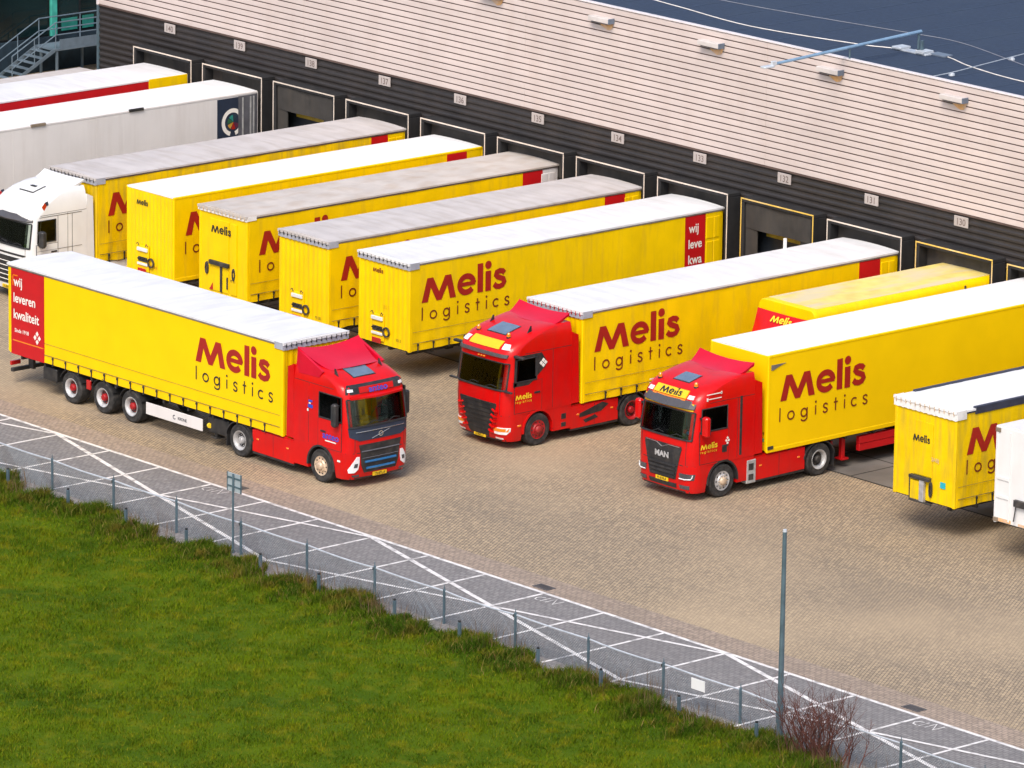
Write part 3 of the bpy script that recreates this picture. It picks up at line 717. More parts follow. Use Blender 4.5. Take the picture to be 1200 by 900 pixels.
        for y in (-.55, .25):
            w.tube([(s.fx(y, z0 - .02) + .03, y, z0 - .02), (s.fx(y + .3, z0 + .12) + .03, y + .3, z0 + .10), (s.fx(y + .55, z0 + .10) + .03, y + .55, z0 + .06)], .012, 5)
        part('wiper', w, g)
        for sd in (1, -1):
            x0, x1, za, zb = s.win; top = []; bot = []
            gl = s.spatch('side_window', [(za - .02, x0 - .02, x1 + .02), (zb + .02, x0 - .02, x1 + .0)], 'glass_dark', sd, .008, .01)
            b = new('black'); pts = [(x0 - .02, za - .02), (x1 + .03, za - .02), (x1 + .0, zb + .02), (x0 - .02, zb + .02), (x0 - .02, za - .02)]
            b.tube([(x, sd * (s.P(z)[2] + .01), z) for x, z in pts], .022, 5); part('window_seal', b, gl)
    def doors(s, rows, handle_z=1.62, hx=1.9):
        for sd in (1, -1):
            d = s.spatch('door', rows, s.paint, sd, .008, .02)
            zs_ = [r[0] for r in rows]; gp = [(rows[0][0] - .016, rows[0][1] - .016, rows[0][2] + .016)] + [(r[0], r[1] - .016, r[2] + .016) for r in rows[1:-1]] + [(rows[-1][0] + .012, rows[-1][1] - .016, rows[-1][2] + .016)]
            s.spatch('door_gap', gp, 'black', sd, .004, .02, d)
            h = new('black'); y = sd * (s.P(handle_z)[2] + .018); h.box(hx - .12, hx + .12, y - .012, y + .012, handle_z - .03, handle_z + .03, .008); part('handle', h, d)
            yield sd, d
    def mirrors(s, mname='black', shape='pod', x=2.86, z0=2.0, z1=2.65, gap=.10, wd=.24):
        for sd in (1, -1):
            hw = s.P(2.3)[2]; b = new(mname)
            y0 = hw + gap; b.box(x - .12, x + .08, sd * y0, sd * (y0 + wd), z0, z1, .05)
            o = part('mirror', b, s.root)
            a = new('black'); a.box(x - .06, x + .02, sd * (hw - .03), sd * (y0 + .04), z1 - .12, z1 - .06); a.box(x - .06, x + .02, sd * (hw - .03), sd * (y0 + .04), z0 + .05, z0 + .11); part('mirror_arm', a, o)
            g = new('mirror'); g.box(x - .126, x - .118, sd * (y0 + .03), sd * (y0 + wd - .03), z0 + .06, z1 - .06); part('mirror_glass', g, o)
    def spoiler(s, x0, x1, z0, z1, mname, w0=1.05, w1=1.2, dip=.1, back=.12, sides=True):
        """swept roof deflector: rises from x0,z0 to a concave rear lip at x1,z1"""
        nu, nv = 13, 9; top = []; bot = []
        for j in range(nv):
            t = j / (nv - 1)
            for i in range(nu):
                q = -1 + 2 * i / (nu - 1); w = w0 + (w1 - w0) * t; x = x0 + (x1 - x0) * t - .16 * (1 - t) * q * q
                z = z0 + (z1 - z0) * (.25 * t + .75 * t ** 1.6) - dip * t * (1 - q * q) - .04 * (1 - t) * q * q
                top.append((x, w * q, z)); bot.append((x - back * (1 - t), w * q * .985, min(z - .07, z0 - .06 + .25 * t)))
        b = new(mname); b.shell(top, bot, nu, nv); o = part('roof_spoiler', b, s.root, 50)
        if not sides: return o
        c = new(mname)
        for sd in (1, -1): c.prism([(x0 - .35, z0 - .25), (x0 - .2, z0 - .05), (x1 + .02, z1 - .06), (x1 - .02, z1 - .5), (x1 + .1, z0 - .28)], 1, sd * 1.13, sd * 1.22)
        part('spoiler_side', c, o); return o
    def collar(s, x0, x1, zt, mname=None):
        for sd in (1, -1):
            b = MB().use(Mt[mname or s.paint]); b.prism([(x0 - .008, 1.12), (x0 - .008, zt), (x1, zt - .12), (x1 - .06, 1.12)], 1, sd * 1.16, sd * 1.245); part('side_fairing', b, s.root)
    def plate(s, y, z, txt='22-BTL-4'):
        x = s.fx(y, z) + .02; b = new('plate'); b.box(x - .02, x + .015, y - .27, y + .27, z - .06, z + .06, .006); p = part('number_plate', b, s.root)
        t = new('black_letter'); decal(t, text2d(txt, .11, .002, .9), lambda u, v, k: (x + .019 + k, y + u, z - .038 + v)); part('plate_text', t, p)
    def chassis(s, rear_x=-2.15, rim=('front', 'steel', 'steel'), rrim=('rear', 'steel', 'steel'), skirt='red', skirt_rows=None, fender='black'):
        r = s.root; b = new('frame')
        for y in (.40, -.40): b.box(rear_x - .95, 2.3, y - .05, y + .05, .72, .98)
        b.box(rear_x - .5, rear_x + .7, -.45, .45, .98, 1.05, .02); b.box(-.6, .3, -1.05, 1.05, .45, .85, .05); part('chassis_frame', b, r)
        for sd in (1, -1):
            wheel(r, AX, sd * 1.235, (*rim, .32), sd); wheel(r, rear_x, sd * 1.235, (*rrim, .58), sd)
            k = MB().use(Mt[skirt]); x1 = s.prof[3][2] - .004; x0 = rear_x + .60
            k.prism([(x0, .32), (x1, .30), (x1, 1.0), (x0, 1.0)], 1, sd * .95, sd * 1.225); k.box(x0 + .05, x1, sd * .8, sd * 1.18, 1.0, 1.045)
            sk = part('side_skirt', k, r)
            g = new('black'); g.box(x0, x1, sd * 1.0, sd * 1.215, .24, .31); g.box((x0 + x1) / 2 - .006, (x0 + x1) / 2 + .006, sd * 1.2, sd * 1.228, .33, .99); part('skirt_edge', g, sk)
            m = new('orange')
            for x in (x0 + .25, x1 - .3): m.box(x - .05, x + .05, sd * 1.2, sd * 1.24, .70, .75, .008)
            part('marker_lamp', m, sk)
            link('rear_fender', (_cache.setdefault('fen' + fender, fender_mesh(fender).mesh('rear_fender'))), r, (rear_x, sd * .97, .52))
            fl = new('black'); fl.box(rear_x - .66, rear_x - .63, sd * .72, sd * 1.22, .22, .75); part('mud_flap', fl, r)
            t = new('red_lens'); t.box(rear_x - .95, rear_x - .85, sd * .7 - .15, sd * .7 + .15, .72, .86, .01); part('tail_light', t, r)
        a = new('frame')
        for x in (AX, rear_x): a.tube([(x, -1.0, .515), (x, 1.0, .515)], .09, 8)
        part('axle_beam', a, r)
def fender_mesh(mn):
    b = new(mn); top = []; bot = []
    for y in (-.29, .29):
        for a in range(10, 171, 10): top.append((.66 * math.cos(R(a)), y, .60 * math.sin(R(a)))); bot.append((.62 * math.cos(R(a)), y, .56 * math.sin(R(a))))
    return b.shell(top, bot, 17, 2)
def beacon(c, x, y, mname='orange'):
    z = c.zr(x) + .0; b = new('black'); b.cyl((x, y, z - .03), .075, .05); b.use(Mt[mname]); b.lathe([(z + .02, .065), (z + .10, .06), (z + .14, .03)], (x, y, 0), 12, 2); part('beacon', b, c.root)
def fin(c, x, y):
    z = c.zr(x); b = new('black'); b.prism([(x - .1, z - .05), (x + .08, z - .05), (x - .06, z + .17), (x - .1, z + .17)], 1, y - .012, y + .012); part('aerial', b, c.root)

def cab_swept(root):       # red unit of the moving combination
    prof = [(.28, 3.0, .5, 1.19, .34), (.45, 3.05, .5, 1.23, .34), (1.1, 3.07, .5, 1.25, .32), (1.45, 3.07, .5, 1.25, .32), (1.92, 3.04, .5, 1.25, .3), (2.70, 2.90, .5, 1.245, .3), (2.86, 2.87, .5, 1.24, .3),
            (3.06, 2.82, .5, 1.23, .32), (3.16, 2.66, .5, 1.215, .34), (3.30, 2.34, .5, 1.19, .36), (3.42, 1.95, .5, 1.15, .4), (3.50, 1.5, .5, 1.09, .4), (3.53, 1.1, .5, 1.05, .3)]
    c = Cab(root, prof, 'red'); c.arch_mat = 'black'; c.body(); c.glass(1.12)
    c.fpatch('lower_screen_panel', [(1.46, -.80, .80), (1.60, -1.12, 1.12), (1.88, -1.15, 1.15)], 'navy', .016, .03)
    b = new('chrome'); b.tube([(c.fx(y, 1.74) + .03, y, 1.74) for y in np.linspace(-.95, .95, 12)], .012, 6); b.tube([(c.fx(y, z) + .03, y, z) for y, z in [(-.35, 1.5), (0, 1.6), (.35, 1.70)]], .012, 6)
    b.lathe([(0, .085), (.02, .085), (.02, .06), (0, .06), (0, .085)], (c.fx(0, 1.6) + .02, 0, 1.6), 18, 0, True); part('front_badge', b, root)
    g = c.fpatch('grille', [(.47, -.62, .62), (.70, -.72, .72), (1.10, -.76, .76), (1.34, -.82, .82)], 'black', .02, .05)
    b = new('blue')
    for z, w in ((.60, .55), (.80, .6)): b.tube([(c.fx(y, z) + .045, y, z) for y in np.linspace(-w, w, 10)], .035, 6)
    part('grille_bar', b, g)
    b = new('grey'); b.tube([(c.fx(y, 1.13) + .03, y, 1.13) for y in np.linspace(-.74, .74, 10)], .02, 6); b.tube([(c.fx(y, .92) + .03, y, .92) for y in np.linspace(-.7, .7, 10)], .012, 6); part('grille_slat', b, g)
    for sd in (1, -1):
        y = sorted
        rows = [(.50, *sorted((sd * .98, sd * 1.12))), (.60, *sorted((sd * .84, sd * 1.14))), (.80, *sorted((sd * .80, sd * 1.03))), (.98, *sorted((sd * .80, sd * .90)))]
        h = c.fpatch('headlight', rows, 'lens', .022, .05)
        c.fpatch('headlight_unit', [(.66, *sorted((sd * .88, sd * 1.0))), (.78, *sorted((sd * .86, sd * .97)))], 'lens_dark', .03, .03, 6, h)
        c.fpatch('fog_light', [(.36, *sorted((sd * .78, sd * 1.0))), (.43, *sorted((sd * .80, sd * 1.04)))], 'lens_dark', .02, .04, 6)
    top = c.fpatch('sign_band', [(2.87, -1.12, 1.12), (3.05, -1.10, 1.10), (3.13, -1.0, 1.0)], 'black', .012, .04)
    sg = c.fpatch('roof_sign', [(2.89, -.66, .66), (3.06, -.66, .66)], 'red', .035, .05)
    c.ftext('sign_text', text2d('anteo', .27, .004, 1.2), 'blue_letter', .05, 2.885, sg, .045)
    for y in (-.98, .98): c.fpatch('roof_lamp', [(2.95, y - .09, y + .09), (3.03, y - .08, y + .08)], 'lens', .03, .04, 5)
    b = new('red'); pts = [(c.fx(y, 2.78) + .16 - .1 * abs(y), y, 2.78) for y in np.linspace(-1.02, 1.02, 14)]
    top_ = [(x - .20, y, 2.86) for x, y, z in pts] + pts; bot = [(x - .20, y, 2.80) for x, y, z in pts] + [(x, y, 2.72) for x, y, z in pts]; b.shell(top_, bot, 14, 2); part('sun_visor', b, root)
    c.rpatch('roof_hatch', 1.75, 2.42, -.52, .30, 'hatch', .025, .05)
    fin(c, 2.15, -.95); fin(c, 2.05, .85)
    c.spoiler(2.0, .62, 3.47, 3.97, 'red_crimson', .92, 1.20, .14)
    c.collar(.5, .22, 3.42)
    for sd, d in c.doors([(1.14, 1.66, 2.72), (2.0, 1.66, 2.74)]):
        c.stext('door_logo', text2d('anteo', .30, .005, 1.1), 'blue_letter', 2.25, 1.42, sd, d, .016)
        b = new('white_letter'); b.box(2.0, 2.5, sd * 1.262, sd * 1.268, 1.34, 1.375); part('door_strip', b, d)
        b = new('blue_letter'); b.box(1.18, 1.40, sd * 1.252, sd * 1.258, 2.22, 2.32); b.box(1.2, 1.38, sd * 1.252, sd * 1.258, 2.4, 2.46); b.use(Mt['white_letter']); b.box(1.22, 1.3, sd * 1.252, sd * 1.258, 2.34, 2.38); b.box(1.14, 1.2, sd * 1.252, sd * 1.258, 2.1, 2.18); part('cab_sticker', b, root)
        b = new('white_letter'); b.box(2.55, 2.68, sd * 1.235, sd * 1.262, .80, .86, .01); part('side_lamp', b, root)
    c.mirrors('black', x=2.62, z0=1.9, z1=2.62, gap=.05, wd=.2)
    c.plate(.0, .37, '72-BTL-4')
    c.chassis(-2.06, ('front', 'bronze', 'bronze'), ('rear', 'steel', 'steel'))
    return c

def cab_high(root):        # red unit with the tall grille
    prof = [(.26, 3.0, .42, 1.19, .32), (.45, 3.10, .42, 1.23, .36), (1.1, 3.16, .42, 1.25, .38), (1.45, 3.17, .42, 1.25, .38), (1.92, 3.14, .42, 1.25, .36), (2.70, 3.0, .42, 1.25, .34), (2.90, 3.02, .42, 1.25, .36), (3.05, 2.98, .42, 1.25, .36),
            (3.18, 2.90, .42, 1.24, .38), (3.34, 2.68, .42, 1.23, .4), (3.48, 2.32, .42, 1.21, .42), (3.60, 1.85, .42, 1.18, .42), (3.68, 1.4, .42, 1.15, .4), (3.71, 1.1, .42, 1.12, .35)]
    c = Cab(root, prof, 'red', win=(1.9, 2.72, 2.16, 2.82)); c.arch_mat = 'red'; c.body(); c.glass(1.13)
    g = c.fpatch('grille', [(.34, -.42, .42), (.55, -.50, .50), (1.40, -.84, .84), (1.46, -.82, .82)], 'black', .02, .05)
    b = new('red')
    for sd in (1, -1):
        for k in range(5):
            z = .52 + k * .17; y0 = .52 + (z - .4) * .28
            b.tube([(c.fx(sd * y, zz) + .035, sd * y, zz) for y, zz in [(y0 - .06, z + .07), (y0 + .05, z + .01), (y0 + .17, z + .02)]], .034, 6)
    part('grille_fin', b, g)
    b = new('black')
    for z in np.arange(.55, 1.4, .14): w = .36 + (z - .5) * .35; b.tube([(c.fx(y, z) + .028, y, z) for y in np.linspace(-w, w, 8)], .008, 4)
    part('grille_slat', b, g)
    for sd in (1, -1):
        h = c.fpatch('headlight', [(.50, *sorted((sd * .72, sd * 1.12))), (.60, *sorted((sd * .70, sd * 1.19))), (.72, *sorted((sd * .86, sd * 1.20)))], 'lens', .022, .05)
        c.fpatch('indicator', [(.585, *sorted((sd * .70, sd * 1.16))), (.69, *sorted((sd * .72, sd * 1.19)))], 'orange', .03, .03, 6, h)
        c.fpatch('fog_light', [(.33, *sorted((sd * .72, sd * 1.0))), (.38, *sorted((sd * .72, sd * 1.0)))], 'lens', .02, .04, 6)
        b = new('orange'); b.box(2.48, 2.62, sd * 1.235, sd * 1.262, .72, .78, .01); part('side_lamp', b, root)
        c.spatch('corner_window', [(2.24, 1.86, 1.94), (2.50, 1.52, 1.94), (2.66, 1.48, 1.94), (2.95, 1.68, 1.94)], 'black', sd, .012, .02)
        c.spatch('window_band', [(2.82, 1.92, 2.76), (2.95, 1.92, 2.72)], 'black', sd, .012, .02)
        c.spatch('pillar_trim', [(2.02, 2.70, 2.80), (2.95, 2.66, 2.76)], 'black', sd, .012, .02); c.spatch('window_sill', [(2.0, 2.2, 2.82), (2.15, 1.92, 2.82)], 'black', sd, .012, .02)
        b = new('white_letter'); y = sd * 1.268
        for a, z in ((1.62, 2.70), (1.71, 2.62), (1.62, 2.54), (1.53, 2.62)): b.prism([(a, z + .07), (a + .07, z), (a, z - .07), (a - .07, z)], 1, y, y + sd * .006)
        part('cab_sticker', b, root)
    vz = c.fpatch('sun_visor', [(2.90, -1.08, 1.08), (3.0, -1.1, 1.1)], 'visor', .05, .08)
    b = new('orange')
    for y in (-.12, 0, .12): x = c.fx(y, 2.80); b.box(x + .01, x + .05, y - .04, y + .04, 2.80, 2.84, .006)
    part('marker_lamp', b, root)
    sg = c.fpatch('roof_sign', [(3.12, -.68, .68), (3.24, -.68, .68), (3.33, -.66, .66)], 'plate', .03, .06)
    for sd in (1, -1): c.fpatch('roof_lamp', [(3.14, *sorted((sd * .80, sd * 1.08))), (3.28, *sorted((sd * .76, sd * .98)))], 'lens', .025, .05, 6)
    c.rpatch('roof_hatch', 1.82, 2.42, -.42, .40, 'hatch', .025, .05)
    beacon(c, 2.48, -.78); beacon(c, 2.48, .62); fin(c, 1.95, .95); fin(c, 1.9, -.85)
    c.spoiler(1.28, .48, 3.70, 4.0, 'red_crimson', 1.04, 1.17, .09, sides=False)
    c.collar(.42, .16, 3.40)
    for sd, d in c.doors([(1.16, 1.66, 2.76), (2.1, 1.66, 2.76)], 1.72, 1.85):
        c.stext('door_logo', melis(.145), 'yellow_letter', 2.74, 1.58, sd, d, .016); c.stext('door_lettering', logistics(.66, .285, .07), 'yellow_letter', 2.74, 1.47, sd, d, .016)
    b = new('black')   # camera arms instead of mirrors
    for sd in (1, -1): b.box(2.66, 2.80, sd * 1.2, sd * 1.62, 2.02 + .9, 2.10 + .9, .02)
    for sd in (1, -1): b.box(3.0, 3.1, sd * 1.1, sd * 1.45, 1.86, 1.92, .02)
    part('camera_arm', b, root)
    c.plate(.0, .33, '52-BZL-7')
    c.chassis(-2.15, ('front', 'rim_red', 'rim_red'), ('rear', 'rim_red', 'rim_red'))
    for sd in (1, -1):
        b = new('black'); y0, y1 = sd * 1.215, sd * 1.236
        b.prism([(.05, .74), (-.9, .98), (-1.15, .88), (-.85, .70), (.05, .62)][::1], 1, y0, y1); b.prism([(-.1, .52), (-.6, .62), (-.72, .52), (-.2, .42)], 1, y0, y1)
        part('skirt_vent', b, root)
        b = new('black'); b.box(.62, .82, sd * 1.22, sd * 1.243, .68, .86, .01); b.box(.62, .82, sd * 1.22, sd * 1.243, .44, .58, .01); part('step', b, root)
    return c

def cab_square(root):      # red unit with the dark trapezoid grille
    prof = [(.26, 3.0, .5, 1.19, .30), (.45, 3.06, .5, 1.23, .34), (1.1, 3.08, .5, 1.25, .34), (1.45, 3.08, .5, 1.25, .34), (1.92, 3.05, .5, 1.25, .32), (2.72, 2.92, .5, 1.25, .32), (3.0, 2.88, .5, 1.25, .34), (3.12, 2.82, .5, 1.245, .36),
            (3.30, 2.66, .5, 1.235, .4), (3.44, 2.34, .5, 1.215, .42), (3.54, 1.95, .5, 1.19, .42), (3.62, 1.45, .5, 1.17, .4), (3.65, 1.1, .5, 1.15, .35)]
    c = Cab(root, prof, 'red', win=(1.66, 2.68, 2.16, 2.82)); c.arch_mat = 'black'; ds = c.body(); c.glass(1.12)
    b = new('green_item'); b.box(2.45, 2.6, .1, .25, 1.91, 2.08, .03); b.use(Mt['blue']); b.box(2.5, 2.62, .5, .75, 1.91, 2.02, .03); b.use(Mt['red_lens']); b.box(2.5, 2.6, .35, .45, 1.91, 2.05, .03); part('dashboard_items', b, ds)
    g = c.fpatch('grille', [(.62, -.56, .56), (1.05, -.66, .66), (1.58, -.80, .80), (1.66, -.78, .78)], 'black', .02, .05)
    b = new('black')
    for k in range(4): z = .68 + k * .12; w = .52 + k * .03; b.tube([(c.fx(y, z) + .03, y, z) for y in np.linspace(-w, w, 9)], .036, 5)
    part('grille_slat', b, g)
    b = new('chrome'); b.tube([(c.fx(y, 1.64 - .10 * max(0, 1 - abs(y) / .25)) + .03, y, 1.64 - .10 * max(0, 1 - abs(y) / .25)) for y in np.linspace(-.74, .74, 31)], .014, 6); part('grille_trim', b, g)
    c.ftext('grille_badge', text2d('MAN', .24, .012, 1.15), 'steel', .0, 1.24, g, .04)
    for sd in (1, -1):
        h = c.fpatch('headlight', [(.68, *sorted((sd * .74, sd * 1.17))), (.86, *sorted((sd * .72, sd * 1.20)))], 'lens_dark', .022, .05)
        b = new('lens'); b.tube([(c.fx(sd * y, z) + .04, sd * y, z) for y, z in [(.74, .70), (.95, .695), (1.12, .71), (1.15, .76), (1.165, .84)]], .018, 5); part('light_strip', b, h)
        c.fpatch('fog_light', [(.38, *sorted((sd * .74, sd * 1.06))), (.50, *sorted((sd * .72, sd * 1.08)))], 'lens_dark', .02, .04, 6)
        b = new('black'); b.box(1.02, 1.12, sd * 1.238, sd * 1.258, 1.2, 3.02, .006); part('side_trim', b, root)
        b = new('white_letter'); y = sd * 1.254; b.box(1.9, 2.5, y, y + sd * .006, 3.30 - .06, 3.33 - .06); b.box(1.9, 2.45, y, y + sd * .006, 3.10, 3.125); b.box(2.44, 2.50, y, y + sd * .006, 3.06, 3.16); b.box(1.88, 1.93, y, y + sd * .006, 3.22, 3.30)
        part('side_ornament', b, root)
        b = new('white_letter'); y = sd * 1.262
        for a, z in ((1.62, 1.82), (1.67, 1.74), (1.57, 1.74), (1.62, 1.66)): b.prism([(a, z + .045), (a + .045, z), (a, z - .045), (a - .045, z)], 1, y, y + sd * .006)
        part('cab_sticker', b, root)
    c.fpatch('lower_intake', [(.36, -.58, .58), (.50, -.60, .60)], 'black', .014, .03)
    b = new('visor'); pts = [(c.fx(y, 2.84) + .20 - .12 * abs(y), y, 2.84) for y in np.linspace(-1.1, 1.1, 14)]
    b.shell([(x - .14, y, 3.06) for x, y, z in pts] + pts, [(x - .14, y, 3.0) for x, y, z in pts] + [(x - .02, y, 2.82) for x, y, z in pts], 14, 2); part('sun_visor', b, root)
    c.fpatch('visor_backing', [(2.76, -1.05, 1.05), (2.98, -1.05, 1.05)], 'plate', .02, .04)
    sg = c.fpatch('roof_sign', [(3.10, -.70, .70), (3.30, -.68, .68)], 'plate', .04, .06)
    c.ftext('sign_text', melis(.15), 'black_letter', -.45, 3.13, sg, .05, 1.35)
    for sd in (1, -1): c.fpatch('roof_lamp', [(3.10, *sorted((sd * .76, sd * .98))), (3.20, *sorted((sd * .76, sd * .96)))], 'lens', .03, .05, 6)
    c.fpatch('marker_lamp', [(3.04, -.70, .70), (3.08, -.70, .70)], 'orange', .05, .05)
    c.rpatch('roof_hatch', 1.85, 2.35, -.35, .32, 'hatch', .025, .05)
    beacon(c, 2.44, -.85); beacon(c, 2.44, .72)
    c.spoiler(1.28, .52, 3.64, 3.95, 'red_crimson', 1.05, 1.2, .09, sides=False)
    c.collar(.5, .22, 3.42)
    for sd, d in c.doors([(1.16, 1.58, 2.72), (2.1, 1.58, 2.74)], 1.60, 1.72):
        c.stext('door_logo', melis(.15), 'yellow_letter', 2.72, 1.60, sd, d, .016); c.stext('door_lettering', logistics(.66, .285, .07), 'yellow_letter', 2.72, 1.49, sd, d, .016)
        b = new('black'); b.box(1.64, 1.84, sd * 1.258, sd * 1.272, 1.40, 1.62, .01); part('handle_recess', b, d)
    c.mirrors('red', x=2.72, z0=2.05, z1=2.66)
    c.plate(.0, .56, '92-BVR-8')
    c.chassis(-2.24, ('front', 'steel', 'bronze'), ('rear', 'steel', 'frame'))
    for sd in (1, -1):
        b = new('steel_dull'); x0, x1 = .40, .78; y0, y1 = sd * 1.0, sd * 1.25
        b.box(x0, x1, y0, y1, .24, .97, .02); sp_ = part('step', b, root); k = new('frame'); k.box(x0 + .09, x1 - .06, sd * 1.2, y1 + sd * .004, .33, .54, .015); k.box(x0 + .09, x1 - .06, sd * 1.2, y1 + sd * .004, .64, .87, .015); part('step_opening', k, sp_)
    return c

def cab_white(root):
    prof = [(.28, 2.75, .4, 1.19, .30), (.45, 2.80, .4, 1.23, .34), (1.1, 2.84, .4, 1.25, .34), (1.45, 2.84, .4, 1.25, .34), (1.95, 2.82, .4, 1.25, .32), (2.74, 2.72, .4, 1.25, .32), (2.92, 2.72, .4, 1.25, .34), (3.05, 2.68, .4, 1.245, .36),
            (3.22, 2.56, .4, 1.235, .4), (3.42, 2.34, .4, 1.20, .44), (3.60, 1.98, .4, 1.16, .44), (3.72, 1.55, .4, 1.10, .42), (3.77, 1.1, .4, 1.06, .38)]
    c = Cab(root, prof, 'white', win=(1.74, 2.46, 2.1, 2.80)); c.arch_mat = 'white'; c.body(); c.glass(1.12)
    g = c.fpatch('grille', [(.55, -.72, .72), (1.0, -.80, .80), (1.5, -.86, .86)], 'black', .02, .05)
    b = new('white_letter')
    for z in (.68, .84, 1.0, 1.16, 1.32): b.tube([(c.fx(y, z) + .03, y, z) for y in np.linspace(-.7, .7, 10)], .014, 5)
    part('grille_slat', b, g)
    c.fpatch('nose_strip', [(1.58, -.9, .9), (1.64, -1.0, 1.0)], 'black', .016, .03)
    for sd in (1, -1):
        c.fpatch('headlight', [(.50, *sorted((sd * .80, sd * 1.12))), (.72, *sorted((sd * .78, sd * 1.17)))], 'lens', .022, .05)
        b = new('red_lens'); y = sd * 1.225; b.prism([(2.28, 3.28), (2.16, 3.42), (2.08, 3.30), (2.18, 3.14)], 1, y, y + sd * .01); b.use(Mt['navy']); b.prism([(2.16, 3.425), (2.03, 3.46), (2.0, 3.33), (2.075, 3.30)], 1, y, y + sd * .01); part('cab_sticker', b, root)
        b = new('frame'); y = sd * 1.258; b.box(.62, 2.4, y - .004, y + .002, 2.93, 2.945); b.box(1.62, 1.632, y - .004, y + .002, 1.2, 2.93); b.box(1.02, 1.032, y - .004, y + .002, 1.2, 2.93); b.box(.62, 2.5, y - .004, y + .002, 1.78, 1.79); part('panel_gap', b, root)
    b = new('visor'); pts = [(c.fx(y, 2.80) + .16 - .10 * abs(y), y, 2.80) for y in np.linspace(-1.14, 1.14, 14)]
    b.shell([(x - .14, y, 2.98) for x, y, z in pts] + pts, [(x - .14, y, 2.93) for x, y, z in pts] + [(x - .02, y, 2.77) for x, y, z in pts], 14, 2); part('sun_visor', b, root)
    h = c.rpatch('roof_hatch', 1.50, 1.98, -.36, .36, 'white', .04, .06)
    b = new('black'); b.box(1.62, 1.74, -.14, .14, c.zr(1.68) + .04, c.zr(1.68) + .07, .01); part('hatch_grip', b, h)
    c.spoiler(1.25, .40, 3.74, 3.98, 'white', .98, 1.10, .03, sides=False)
    c.collar(.4, .14, 3.5)
    for sd, d in c.doors([(1.16, 1.64, 2.50), (2.0, 1.64, 2.52)], 1.72, 1.8): pass
    c.mirrors('black', x=2.46, z0=1.95, z1=2.52)
    c.plate(.0, .42, '31-BXP-6')
    c.chassis(-2.15, ('front', 'steel', 'steel'), ('rear', 'steel', 'steel'), 'white')
    return c

